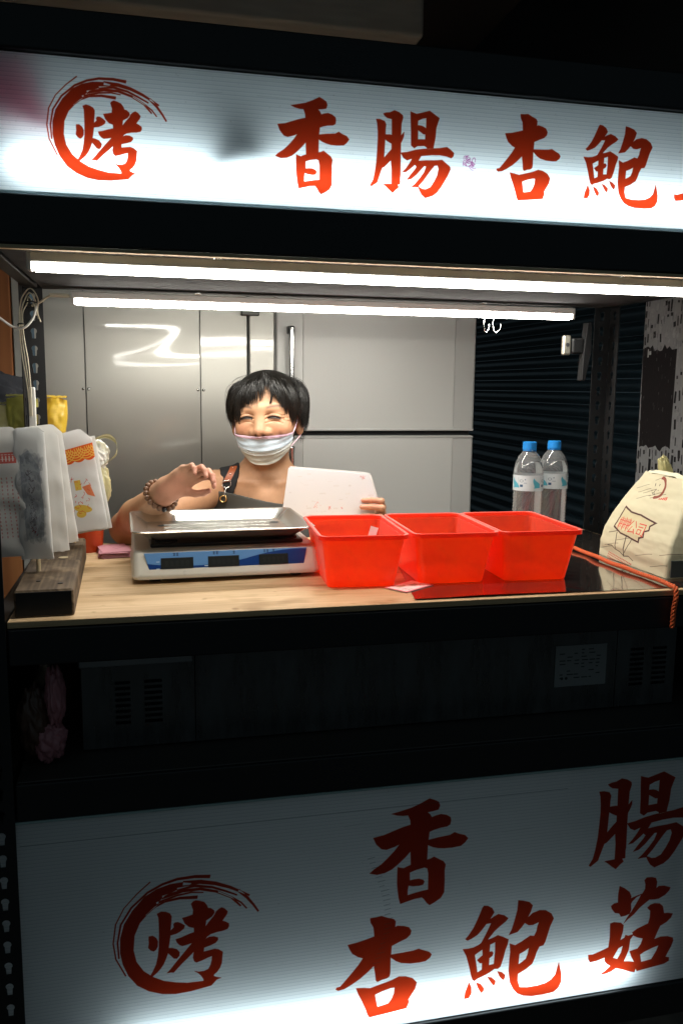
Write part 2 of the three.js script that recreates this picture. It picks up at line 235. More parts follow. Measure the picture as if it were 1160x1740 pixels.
// ---------------------------------------------------------------- the two lit signs
let SIGN_W = 1.186, SX0 = XL + 0.002;
function glyph(c, name, x, y, sx, sy, ppm, top) {              // x, y: lower left corner in metres; sx, sy: size against the small sign
  c.beginPath();
  for (const o of GLYPH[name]) { for (let i = 0; i < o.length; i += 2) { const px = (x - SX0 + o[i] * 0.0002 * sx) * ppm, py = (top - y - o[i + 1] * 0.0002 * sy) * ppm; i ? c.lineTo(px, py) : c.moveTo(px, py); } c.closePath(); }
  c.fill('evenodd'); c.lineJoin = 'round'; c.lineWidth = 0.7; c.stroke();
}
function signFace(y0, y1, draw) {
  const ppm = 2040 / SIGN_W;
  return painted(2040, Math.round((y1 - y0) * ppm), (c, w, h) => {
    c.fillStyle = '#eef0ee'; c.fillRect(0, 0, w, h);
    for (let y = 3; y < h; y += 9.4) { c.fillStyle = 'rgba(150,160,168,0.20)'; c.fillRect(0, y, w, 2); c.fillStyle = 'rgba(255,255,255,0.5)'; c.fillRect(0, y + 2.5, w, 1.5); }   // webs of the hollow sheet
    for (let i = 0; i < 1500; i++) { const k = 120 + rnd() * 80; c.fillStyle = `rgba(${k},${k},${k - 12},${0.05 + rnd() * 0.15})`; c.fillRect(rnd() * w, rnd() * h, 1 + rnd() * 3, 1 + rnd() * 2); }
    for (let i = 0; i < 26; i++) { c.strokeStyle = `rgba(120,125,130,${0.06 + rnd() * 0.12})`; c.lineWidth = 0.8 + rnd(); c.beginPath(); const x = rnd() * w, y = rnd() * h; c.moveTo(x, y); c.lineTo(x + (rnd() - 0.5) * 240, y + (rnd() - 0.5) * 20); c.stroke(); }
    c.fillStyle = c.strokeStyle = '#a02a10'; draw(c, ppm, y1);
  });
}
function lightBox(name, label, y0, y1, depth, map, tubeX0, tubeX1, tubeY, tubeD, power, extras) {
  const s = thing(name, label, 'sign', [0, 0, 0]), W = SIGN_W, cx = SX0 + W / 2, h = y1 - y0, cy = E + (y0 + y1) / 2, d0 = DF + 0.006;
  const skin = phys({ map, roughness: 1, transmission: 0.62, thickness: 0, specularIntensity: 0.4 });
  part('face_panel', new THREE.PlaneGeometry(W, h - 0.004, 1, 1), skin, s, [cx, cy, -d0]);
  const inner = std({ color: lin(0.10, 0.11, 0.115), roughness: 0.8 });
  part('back_panel', box(W, h - 0.002, 0.004, cx, cy, -d0 - depth), inner, s);
  part('top_panel', box(W, 0.004, depth - 0.006, cx, E + y1 - 0.003, -d0 - depth / 2 - 0.002), inner, s);
  part('bottom_panel', box(W, 0.004, depth - 0.006, cx, E + y0 + 0.003, -d0 - depth / 2 - 0.002), inner, s);
  for (const x of [SX0 + 0.002, SX0 + W - 0.002]) part('end_panel', box(0.003, h - 0.014, depth - 0.008, x, cy, -d0 - depth / 2 - 0.002), inner, s);
  const L = tubeX1 - tubeX0, lamp = part('lamp_tube', cyl(0.0075, 0.0075, L, 16).rotateZ(Math.PI / 2), glow(COLD, power * 0.5), s, [(tubeX0 + tubeX1) / 2, E + tubeY, -tubeD - 0.012]);
  part('lamp_base', rbox(L + 0.02, 0.02, 0.012, 0.003), M.whitePlastic, lamp, [0, 0, -0.0145]);
  const a = new THREE.RectAreaLight(COLD, power, L, 0.012); a.position.set((tubeX0 + tubeX1) / 2, E + tubeY, -tubeD - 0.003); a.rotation.y = Math.PI; s.add(a);
  extras?.(s, d0); return s;
}
{
  const y0 = 0.2455, y1 = 0.417;
  const map = signFace(y0, y1, (c, ppm, top) => {
    glyph(c, 'ring', -0.1217, 0.2649, 1, 1, ppm, top); glyph(c, 'kao', -0.0858, 0.2746, 1, 1, ppm, top);
    glyph(c, 'xiang', 0.1742, 0.2646, 1, 1, ppm, top); glyph(c, 'chang', 0.308, 0.2683, 1, 1, ppm, top);
    glyph(c, 'xing', 0.4969, 0.2735, 1, 1, ppm, top); glyph(c, 'bao', 0.634, 0.2731, 1, 1, ppm, top); glyph(c, 'gu', 0.788, 0.2655, 0.667, 0.667, ppm, top);
    c.strokeStyle = 'rgba(160,60,130,0.55)'; c.lineWidth = 2; for (let i = 0; i < 14; i++) { c.beginPath(); const x = (0.455 - SX0 + rr(-0.007, 0.007)) * ppm, y = (top - 0.322 + rr(-0.008, 0.008)) * ppm; c.ellipse(x, y, 4 + rnd() * 4, 2 + rnd() * 3, rnd() * 3, 0, 5); c.stroke(); }
  });
  lightBox('lit_signboard', 'long backlit white sign with red brush lettering above the light tubes', y0, y1, 0.13, map, -0.17, 0.96, 0.283, 1.2125, SIGN_POWER, (s, d0) => {
    // a dark bracket inside the box and a scrap of pink plastic behind the sheet
    const b = new THREE.Shape(); b.moveTo(0, 0); b.lineTo(0.075, 0.012); b.lineTo(0.07, 0.03); b.lineTo(0.012, 0.055); b.closePath();
    part('bracket', new THREE.ExtrudeGeometry(b, { depth: 0.004, bevelEnabled: false }), M.black, s, [0.088, E + 0.288, -d0 - 0.018]);
    part('plastic_scrap', grid(10, 10, (u, v) => [-0.197 + u * (0.085 - 0.03 * v), E + 0.318 + v * 0.09, -d0 - 0.011 - 0.003 * Math.sin(u * 5 + v * 3)]), phys({ color: lin(0.70, 0.05, 0.16), transmission: 0.75, roughness: 0.9, thickness: 0 }), s);
    part('edge_strip', rbox(SIGN_W, 0.0035, 0.003, 0.001), phys({ color: lin(0.72, 0.82, 0.84), transmission: 0.6, roughness: 0.7, thickness: 0 }), s, [SX0 + SIGN_W / 2, E + y0 - 0.0002, -d0 + 0.003]);
  });
}
{
  const y0 = -1.0455, y1 = -0.6205; SX0 = -0.2372; SIGN_W = 1.2252;     // its sheet runs on behind the keyholes of the front uprights
  const map = signFace(y0, y1, (c, ppm, top) => {
    glyph(c, 'ring', -0.0733, -0.9287, 1.451, 1.4965, ppm, top); glyph(c, 'kao', -0.0215, -0.9145, 1.465, 1.5038, ppm, top);
    glyph(c, 'xiang', 0.3239, -0.8347, 1.6, 1.4447, ppm, top); glyph(c, 'xing', 0.2704, -1.0235, 1.62, 1.4666, ppm, top);
    glyph(c, 'bao', 0.4865, -1.033, 1.4477, 1.5662, ppm, top); glyph(c, 'chang', 0.7095, -0.8195, 1.5432, 1.4724, ppm, top); glyph(c, 'gu', 0.7182, -1.0181, 1, 1, ppm, top);
    c.strokeStyle = 'rgba(70,80,86,0.5)'; c.lineWidth = 1.4;
    for (let i = 0; i < 24; i++) { const y = (top + 0.74 + i * 0.0085) * ppm, x = (0.32 - SX0 + 0.03 * Math.sin(i / 24 * 3)) * ppm; c.beginPath(); c.moveTo(x, y); c.lineTo(x + 14 + rnd() * 10, y - 3); c.stroke(); }
    c.beginPath(); c.moveTo(0.04 * ppm, 0.036 * ppm); c.lineTo(0.9 * ppm, 0.034 * ppm); c.stroke();
  });
  lightBox('lit_signboard', 'large dim backlit white sign with red brush lettering below the shelf', y0, y1, 0.16, map, -0.06, 0.8, -1.008, 1.2145, LOW_POWER, (s, d0) => {
    part('edge_strip', rbox(SIGN_W, 0.003, 0.003, 0.001), phys({ color: lin(0.62, 0.78, 0.76), transmission: 0.6, roughness: 0.6, thickness: 0 }), s, [SX0 + SIGN_W / 2, E + y1 - 0.0005, -d0 + 0.003]);
  });
}

// ---------------------------------------------------------------- LED battens under the roof
function batten(label, x0, x1, d, top, power) {
  const L = x1 - x0, t = thing('light_tube', label, 'lamp', [(x0 + x1) / 2, E + top, -d], 0, null);
  part('housing', rbox(L, 0.0135, 0.024, 0.003, 0, -0.0068, 0), M.whitePlastic, t);
  const sh = new THREE.Shape(); sh.absarc(0, 0, 0.0098, Math.PI * 0.93, Math.PI * 2.07, false);
  part('lamp_diffuser', crease(new THREE.ExtrudeGeometry(sh, { depth: L - 0.012, bevelEnabled: false, curveSegments: 14 }).translate(0, 0, -(L - 0.012) / 2).rotateY(Math.PI / 2), 40), glow(LED, power * 0.72), t, [0, -0.0155, 0]);
  for (const s of [-1, 1]) part('end_cap', rbox(0.006, 0.024, 0.024, 0.002, s * (L / 2 + 0.001), -0.0125, 0), M.whitePlastic, t);
  for (const s of [-0.55, 0.6]) part('clip', rbox(0.012, 0.006, 0.03, 0.002, s * L / 2, 0.0035, 0), M.chrome, t);
  const a = new THREE.RectAreaLight(LED, power, L - 0.02, 0.018); a.position.set(0, -0.0262, 0); a.rotation.x = -Math.PI / 2; t.add(a);
}
batten('long bright LED light tube along the front edge of the stall roof', -0.152, 0.955, 1.222, 0.1755, FRONT_POWER);
batten('bright LED light tube at the back of the stall roof above the fridge', -0.137, 0.893, 1.70, 0.1755, REAR_POWER);

// ---------------------------------------------------------------- counter board and what lies flat on it
{
  const ply = pixels(1024, 512, (u, v) => {
    const q = fbm(u * 2.2, v * 5, 1), wv = Math.sin((v * 26 + q * 9 + noise(u * 3, v * 3) * 2)), gr = noise(u * 18, v * 220) * 0.045 + noise(u * 6, v * 90, 3) * 0.03, st = Math.max(0, fbm(u * 9, v * 7, 9) - 0.12) * 0.55 + Math.max(0, fbm(u * 26, v * 18, 2) - 0.33) * 0.9, knot = Math.max(0, noise(u * 14, v * 11, 6) - 0.58) * 1.2;
    const k = 0.03 * wv + gr * 1.3 + 0.07 * q - st - knot; return [0.79 + k, 0.665 + k * 1.05, 0.50 + k * 1.1];
  });
  const t = thing('plywood_counter', 'pale plywood counter board carrying the scale and orange bins', 'counter', [(XL + XR) / 2, E - 0.324, -(DF + DB) / 2]);
  part('board', rbox(XR - XL - 0.002, 0.0095, DB - DF - 0.006, 0.0012, 0, -0.00475, 0), std({ map: ply, roughness: 0.55, bumpMap: ply, bumpScale: 0.0004 }), t);
}
{
  const sheet = painted(1024, 1024, (c, w, h) => {
    c.fillStyle = '#2b2622'; c.fillRect(0, 0, w, h);
    for (let i = 0; i < 1600; i++) { const k = 25 + rnd() * 40; c.fillStyle = `rgba(${k + 8},${k + 3},${k},0.3)`; c.fillRect(rnd() * w, rnd() * h, 1 + rnd() * 18, 1 + rnd() * 4); }
    c.strokeStyle = '#4a120c'; c.lineWidth = 7; c.lineCap = 'round';
    const L = (...p) => { c.beginPath(); c.moveTo(p[0] * w, p[1] * h); for (let i = 2; i < p.length; i += 2) c.lineTo(p[i] * w, p[i + 1] * h); c.stroke(); };
    for (const x of [0.13, 0.35, 0.55, 0.72]) { L(x, 0.955, x + 0.08, 0.95, x + 0.07, 0.975, x + 0.005, 0.98, x, 0.955); L(x + 0.03, 0.9, x + 0.1, 0.91, x + 0.15, 0.9); L(x + 0.06, 0.88, x + 0.08, 0.94); L(x + 0.11, 0.92, x + 0.14, 0.97); }
  });
  const g = grid(30, 24, (u, v) => { const d = 1.2 + v * 0.555, xl = 0.392 + 0.185 * (d - 1.2), x = lerp(xl, 0.985, u); return [x, E - 0.3232 + 0.003 * Math.exp(-((v / 0.03) ** 2)) * (0.5 + 0.5 * Math.sin(u * 7)) + 0.0006 * noise(u * 9, v * 9), -d]; });
  tag(part('counter_sheet', g, phys({ map: sheet, roughness: 0.12, ior: 1.9, clearcoat: 1, clearcoatRoughness: 0.05 }), null), 'glossy dark plastic sheet with faint red writing under the orange bins', 'sheet');
  const slip = painted(256, 160, (c, w, h) => { c.fillStyle = '#f2ece6'; c.fillRect(0, 0, w, h); c.strokeStyle = '#d8697a'; c.lineWidth = 12; c.strokeRect(5, 5, w - 10, h - 10); c.fillStyle = '#b9b48f'; c.fillRect(60, 40, 60, 26); c.fillStyle = '#a8a58c'; c.fillRect(140, 60, 62, 34); c.fillStyle = '#77716c'; for (let i = 0; i < 26; i++) c.fillRect(30 + rnd() * 180, 30 + rnd() * 100, 8 + rnd() * 14, 2.5); });
  const s = part('price_slip', rbox(0.074, 0.0008, 0.046, 0.0003), std({ map: slip, roughness: 0.35 }), null, [0.409, E - 0.3222, -1.286], [0, 0.62, 0]); tag(s, 'small white price slip with a pink border before the first bin', 'card');
  // red fibre rope across the sheet and over the front edge
  const pts = []; for (let i = 0; i <= 24; i++) { const k = i / 24; pts.push([0.832 + 0.002 * Math.sin(k * 9), E - 0.3175 + 0.0006 * Math.sin(k * 23), -(1.555 - k * 0.36)]); }
  pts.push([0.833, E - 0.3195, -1.184], [0.831, E - 0.334, -1.178], [0.829, E - 0.352, -1.1785], [0.828, E - 0.385, -1.1785]);
  const curve = new THREE.CatmullRomCurve3(pts.map((p) => new THREE.Vector3(...p))), N = 320, strands = [], side = new THREE.Vector3(1, 0, 0);
  for (let s3 = 0; s3 < 3; s3++) { const sp = []; for (let i = 0; i <= N; i++) { const a = i * 0.42 + s3 * 2.094, p = curve.getPointAt(i / N); sp.push(p.addScaledVector(side, 0.0021 * Math.cos(a)).addScaledVector(curve.getTangentAt(i / N).cross(side), 0.0021 * Math.sin(a))); } strands.push(new THREE.TubeGeometry(new THREE.CatmullRomCurve3(sp), 640, 0.0023, 6)); }
  tag(part('red_rope', join(strands), std({ color: lin(0.62, 0.10, 0.02), roughness: 0.75 }), null), 'twisted orange red rope lying across the counter and over its edge', 'rope');
}

// ---------------------------------------------------------------- behind the stall: fridge and stainless cabinet
{
  const f = thing('refrigerator', 'tall silver two door refrigerator behind the woman', 'refrigerator', [0.654, 0, -2.72]);
  const door = phys({ color: lin(0.80, 0.795, 0.755), metalness: 0.1, roughness: 0.4, roughnessMap: null, bumpMap: (() => { const t = brushTex.clone(); t.repeat.set(1, 1); return t; })(), bumpScale: 0.00008, clearcoat: 0.15, clearcoatRoughness: 0.3 });
  const edge = phys({ color: lin(0.72, 0.715, 0.68), metalness: 0.15, roughness: 0.36 });
  part('cabinet_body', rbox(0.6, 1.78, 0.58, 0.01, 0, 0.9, -0.03), std({ color: lin(0.30, 0.30, 0.29), roughness: 0.5 }), f);
  for (const [y0, y1] of [[0.06, E - 0.139], [E - 0.1255, 1.79]]) {
    const d = part('door', rbox(0.608, y1 - y0, 0.05, 0.009, 0, (y0 + y1) / 2, 0.2925), edge, f);
    part('front_sheet', rbox(0.461, y1 - y0 - 0.004, 0.006, 0.0028, 0.006, (y0 + y1) / 2, 0.3185), door, d);
    part('lower_trim', rbox(0.6, 0.006, 0.006, 0.002, 0, y0 > 1 ? y0 + 0.004 : y1 - 0.004, 0.3225), edge, d);
  }
  part('door_gasket', rbox(0.59, 0.02, 0.04, 0.002, 0, E - 0.1325, 0.28), M.blackRough, f);
  for (const [y0, y1] of [[E - 0.1, E + 0.172], [E - 0.62, E - 0.165]]) {
    const h = part('handle', rbox(0.016, y1 - y0, 0.018, 0.006, -0.262, (y0 + y1) / 2, 0.352), M.chrome, f);
    for (const y of [y0 + 0.012, y1 - 0.012]) part('bracket', rbox(0.02, 0.022, 0.03, 0.004, -0.262, y, 0.336), std({ color: lin(0.08, 0.08, 0.08), roughness: 0.4 }), h);
  }
}
{
  const c = thing('steel_cabinet', 'tall stainless steel cabinet with warped shiny panels left of the refrigerator', 'cabinet', [0, 0, -2.38]);
  const brushed = (() => { const t = brushTex.clone(); t.repeat.set(0.8, 0.8); return t; })(), steel = (k) => phys({ bumpMap: brushed, bumpScale: 0.00006, color: lin(0.50 * k, 0.485 * k, 0.44 * k), metalness: 1, clearcoat: 0.7, clearcoatRoughness: 0.05, roughness: 0.2, anisotropy: 0.3 });
  const mat = steel(1.0); mat.roughness = 0.45;
  const panel = (x0, x1, warp, k = 0) => {
    const w = x1 - x0, y0 = 0.08, y1 = 1.95;
    return part('panel', grid(60, 160, (u, v) => { const x = x0 + 0.0015 + u * (w - 0.003), y = y0 + v * (y1 - y0); return [x, y, warp(x, y - E, u)]; }), mat, c);
  };
  const g2 = (x, y, cx, cy, sx, sy) => Math.exp(-(((x - cx) / sx) ** 2) - (((y - cy) / sy) ** 2));
  const midWarp = (x, y) => { const q = (0.02 - x) / 0.095 + 34 * (y - 0.12) + 0.35 * Math.sin(x * 17 + 1), lc = Math.abs(q) + Math.log(1 + Math.exp(-2 * Math.abs(q))) - 0.693; return 0.00139 * lc * Math.exp(-(((y - 0.12) / 0.16) ** 2)) + 0.0005 * noise(x * 4, y * 2, 3) * sstep(Math.abs(y - 0.12), 0.1, 0.3); };
  panel(-0.295, -0.168, (x, y) => 0.004 + 0.0018 * noise(x * 5, y * 3, 1) - 0.02 * (x + 0.168) * 0.3);
  panel(-0.168, 0.138, midWarp);
  panel(0.138, 0.268, (x, y) => -0.0012 * Math.exp(-(((y - 0.118 + 0.08 * (x - 0.2)) / 0.075) ** 2)) + 0.0004 * noise(x * 6, y * 3, 5));
  part('carcass', box(0.64, 1.95, 0.55, 0.03, 0.975, -0.295), std({ color: lin(0.2, 0.2, 0.19), roughness: 0.5, metalness: 0.5 }), c);
  part('corner_post', rbox(0.072, 1.95, 0.04, 0.005, 0.307, 0.985, 0.0), mat, c);
  for (const x of [-0.168, 0.138]) for (const s of [-1, 1]) for (const y of [E - 0.01, E + 0.6, E - 0.6]) part('rivet', new THREE.SphereGeometry(0.004, 12, 8).scale(1, 1, 0.6), M.chrome, c, [x + s * 0.0075, y, 0.003]);
  part('hinge_bracket', rbox(0.05, 0.022, 0.02, 0.004, 0.275, E + 0.205, 0.016), std({ color: lin(0.12, 0.12, 0.11), metalness: 0.8, roughness: 0.4 }), c);
}

// ---------------------------------------------------------------- orange bins
{
  const scuff = pixels(512, 256, (u, v) => { const d = 0.22 * Math.max(0, fbm(u * 7, v * 6, 3)) + 0.5 * Math.max(0, noise(u * 55, v * 9, 5) - 0.55) + 0.35 * Math.max(0, noise(u * 12, v * 70, 8) - 0.6), g = 0.04 * fbm(u * 20, v * 20); return [1 - d * 0.35 + g, 0.275 + d * 0.16 + g, 0.06 + d * 0.16]; });
  const outer = phys({ map: scuff, roughness: 0.72, clearcoat: 0.35, clearcoatRoughness: 0.22, transmission: 0.46, thickness: 0, specularIntensity: 0.6 });
  const S = (w, d, y, r, z = 0) => ({ w, d, y, r, z });
  const shape = ringLoft([S(0.112, 0.172, 0.0, 0.012), S(0.1145, 0.1745, 0.0025, 0.013), S(0.136, 0.21, 0.081, 0.014), S(0.137, 0.211, 0.0815, 0.014), S(0.149, 0.2225, 0.0815, 0.017), S(0.1495, 0.223, 0.0885, 0.017), S(0.146, 0.2195, 0.0895, 0.016), S(0.1385, 0.2125, 0.0885, 0.0145), S(0.1375, 0.2115, 0.083, 0.014)], 6, true, false);
  const geo = crease(shape, 40);
  const spots = [[0.337, 1.386, -0.055, 'orange plastic bin beside the scale with a paper tag inside'], [0.491, 1.385, -0.035, 'middle orange plastic bin between two other orange bins'], [0.641, 1.38, -0.03, 'orange plastic bin beside the orange red rope']];
  spots.forEach(([x, d, a, label], i) => { const b = thing('orange_bin', label, 'bin', [x, E - 0.3228, -d], a, 'orange bins in a row on the counter'); part('tub', geo, outer, b); });
  const tagTex = painted(64, 128, (c, w, h) => { c.fillStyle = '#f0d9d6'; c.fillRect(0, 0, w, h); c.strokeStyle = '#a33a3a'; c.lineWidth = 5; c.beginPath(); c.moveTo(20, 50); c.lineTo(40, 70); c.lineTo(24, 78); c.stroke(); });
  tag(part('paper_tag', rbox(0.014, 0.05, 0.0008, 0.0003), std({ map: tagTex, roughness: 0.6 }), null, [0.371, E - 0.2645, -1.395], [-0.12, -0.2, -0.3]), 'small pale pink paper tag standing inside the bin beside the scale', 'tag');
}

// ---------------------------------------------------------------- price computing scale
{
  const s = thing('counter_scale', 'cream electronic counter scale with blue display panel and steel pan', 'scale', [0.119, E - 0.324, -1.495], 0.035);
  const cream = std({ color: lin(0.60, 0.575, 0.49), roughness: 0.42 }), dirt = pixels(512, 256, (u, v) => { const k = 0.81 + 0.03 * fbm(u * 8, v * 5) - 0.25 * Math.max(0, fbm(u * 14, v * 9, 4) - 0.3); return [k, k * 0.985, k * 0.93]; });
  cream.map = dirt; cream.color = lin(1, 1, 1);
  const S = (w, d, y, r, z = 0) => ({ w, d, y, r, z });
  part('body', crease(ringLoft([S(0.3, 0.2, 0.006, 0.01), S(0.314, 0.222, 0.0085, 0.012), S(0.317, 0.224, 0.013, 0.012), S(0.314, 0.222, 0.017, 0.011), S(0.3105, 0.206, 0.05, 0.011, -0.007), S(0.306, 0.2, 0.0535, 0.01, -0.008), S(0.296, 0.19, 0.0545, 0.008, -0.008)], 6), 32), cream, s);
  for (const [x, z] of [[-0.12, 0.08], [0.12, 0.08], [-0.12, -0.08], [0.12, -0.08]]) part('foot', cyl(0.012, 0.01, 0.008, 16), M.rubber, s, [x, 0.004, z]);
  part('top_tray', rbox(0.262, 0.007, 0.165, 0.003, 0.004, 0.0578, -0.008), std({ color: lin(0.03, 0.03, 0.028), roughness: 0.45 }), s);
  for (const x of [-0.1, 0.108]) for (const z of [0.055, -0.06]) { const p = part('pan_support', cyl(0.0085, 0.0085, 0.010, 18), M.rubber, s, [x, 0.0655, z]); part('collar', new THREE.TorusGeometry(0.0165, 0.003, 8, 24).rotateX(Math.PI / 2), M.rubber, p, [0, -0.003, 0]); }
  const front = new THREE.Shape(); front.moveTo(-0.128, 0.0175); front.lineTo(0.128, 0.0175); front.lineTo(0.137, -0.0175); front.lineTo(0.137, 0.0175); 
  const face = new THREE.Shape(); face.moveTo(-0.136, 0.017); face.lineTo(0.137, 0.017); face.lineTo(0.130, -0.0155); face.lineTo(-0.126, -0.0165); face.closePath();
  const fg = new THREE.ExtrudeGeometry(face, { depth: 0.0015, bevelEnabled: true, bevelThickness: 0.0004, bevelSize: 0.0004, bevelSegments: 1 }); { const p = fg.attributes.position, u = fg.attributes.uv; for (let i = 0; i < p.count; i++) u.setXY(i, (p.getX(i) + 0.14) / 0.28, (p.getY(i) + 0.02) / 0.04); }
  const ptex = painted(1024, 146, (c, w, h) => {
    c.fillStyle = '#5f8fc6'; c.fillRect(0, 0, w, h);
    c.fillStyle = '#143a7c'; c.beginPath(); c.moveTo(0, h * 0.47); c.bezierCurveTo(w * 0.25, h * 0.78, w * 0.5, h * 0.62, w * 0.62, h * 0.42); c.bezierCurveTo(w * 0.75, h * 0.16, w * 0.9, h * 0.05, w, h * 0.12); c.lineTo(w, h); c.lineTo(0, h); c.fill();
    c.fillStyle = '#10203c'; for (const [x, n] of [[185, 2], [425, 2], [548, 1], [738, 2], [795, 1]]) for (let k = 0; k < n; k++) { c.fillRect(x + k * 19, 14, 14, 3); c.fillRect(x + k * 19 + 2, 20, 11, 3); c.fillRect(x + k * 19, 27, 14, 3); c.fillRect(x + k * 19 + 6, 12, 2.5, 20); }
    c.fillStyle = '#cfe0f2'; c.fillRect(84, 62, 20, 4); c.fillRect(84, 104, 20, 4); c.fillRect(372, 96, 22, 4);
  });
  const fp = part('display_panel', fg, std({ map: ptex, roughness: 0.3 }), s, [-0.002, 0.0335, 0.1035], [-0.235, 0, 0]);
  for (const [x, w] of [[-0.083, 0.053], [-0.006, 0.052], [0.079, 0.05]]) { const l = part('display_window', rbox(w, 0.018, 0.0016, 0.0006, x, -0.0005, 0.0024), std({ color: lin(0.018, 0.02, 0.019), roughness: 0.2 }), fp); for (let k = 0; k < 5; k++) part('digit', box(0.0052, 0.009, 0.0002, x - w * 0.32 + k * w * 0.16, -0.001, 0.00335), std({ color: lin(0.023, 0.0255, 0.024), roughness: 0.25 }), l); }
  const steel = phys({ color: lin(0.66, 0.65, 0.61), metalness: 1, roughness: 0.26 });
  const pan = ringLoft([S(0.2460, 0.184, 0.0, 0.012), S(0.2500, 0.188, 0.0008, 0.013), S(0.2950, 0.233, 0.0165, 0.016), S(0.3075, 0.2455, 0.0175, 0.02), S(0.3100, 0.248, 0.0165, 0.021), S(0.3110, 0.249, 0.0178, 0.021), S(0.3085, 0.2465, 0.0192, 0.02), S(0.2960, 0.234, 0.0183, 0.016), S(0.2505, 0.1885, 0.0024, 0.013), S(0.2460, 0.184, 0.0016, 0.012)], 6, true, true);
  const pm = part('weighing_pan', crease(pan, 30), steel, s, [-0.003, 0.0685, -0.014]);
  for (const z of [-0.05, -0.017, 0.017, 0.05]) part('ridge', rbox(0.19, 0.0022, 0.006, 0.001, 0, 0.0022, z), steel, pm);
}

// ---------------------------------------------------------------- wooden block with two sticks, and the paper bags hung on them
{
  const wt = pixels(512, 512, (u, v) => { const g = noise(u * 46, v * 3) * 0.10 + fbm(u * 8, v * 5, 3) * 0.22, w = Math.max(0, fbm(u * 5, v * 9, 7) - 0.05) * 0.35; return [0.33 + g + w, 0.265 + g * 0.95 + w * 0.95, 0.19 + g * 0.85 + w * 0.85]; });
  const b = thing('bag_stand', 'worn timber block with two upright sticks at the counter corner', 'stand', [-0.158, E - 0.324, -1.415], 0.03);
  const bg = crease(ringLoft([{ w: 0.078, d: 0.412, y: 0, r: 0.003 }, { w: 0.08, d: 0.414, y: 0.0015, r: 0.004 }, { w: 0.08, d: 0.414, y: 0.036, r: 0.004 }, { w: 0.075, d: 0.409, y: 0.039, r: 0.003 }], 3), 30); { const p = bg.attributes.position, u = bg.attributes.uv; for (let i = 0; i < p.count; i++) u.setXY(i, p.getX(i) * 6 + p.getY(i) * 6, p.getZ(i) * 2.2); }
  part('block', bg, std({ map: wt, roughness: 0.8, bumpMap: wt, bumpScale: 0.002 }), b);
  part('end_paint', box(0.074, 0.034, 0.0012, 0, 0.0195, 0.2076), M.blackRough, b);
  const pale = std({ color: lin(0.62, 0.5, 0.3), roughness: 0.7 });
  for (const [x, z] of [[-0.018, 0.078], [0.022, -0.158]]) part('stick', cyl(0.0032, 0.0034, 0.13, 12), pale, b, [x, 0.1, z]);
  for (const [x, z, r] of [[0.012, -0.02, 0.008], [-0.012, 0.15, 0.0035], [0.02, 0.17, 0.004]]) part('knot_hole', cyl(r, r * 0.9, 0.0012, 14), std({ color: r > 0.006 ? lin(0.5, 0.4, 0.25) : lin(0.03, 0.025, 0.02), roughness: 0.8 }), b, [x, 0.0393, z]);
}
function bagGeo(w, h, t, o = {}) {             // a flattened paper bag or a thin sheaf of them: closed shell, base at y = 0
  const nu = 56, nv = 30, sd = o.seed ?? 0;
  return grid(nu, nv, (u, v) => {
    const a = u * Math.PI * 2, sx = Math.sign(Math.cos(a)) * Math.abs(Math.cos(a)) ** 0.28, sz = Math.sign(Math.sin(a)) * Math.abs(Math.sin(a)) ** 0.9;
    const fat = (o.fat ?? 1) * (0.35 + 0.65 * Math.sin(Math.PI * clamp(v * 0.9 + 0.06, 0, 1))), wid = 1 + (o.taper ?? 0) * (v - 0.5);
    const x = sx * w / 2 * wid, z = sz * t / 2 * fat + (o.curl ?? 0) * (x / w) ** 2 * 4 + 0.004 * noise(x * 30 + sd, v * 6, sd) + (o.lean ?? 0) * v * v;
    const saw = v < 0.001 ? 0.003 * Math.abs(((x / w * 26) % 1 + 1) % 1 - 0.5) : 0;
    return [x + (o.skew ?? 0) * v, v * h + saw + (o.topTilt ?? 0) * v * x / w - (o.cut ?? 0) * v * Math.max(0, Math.abs(x) / (w / 2) - 0.62), z];
  }, true);
}
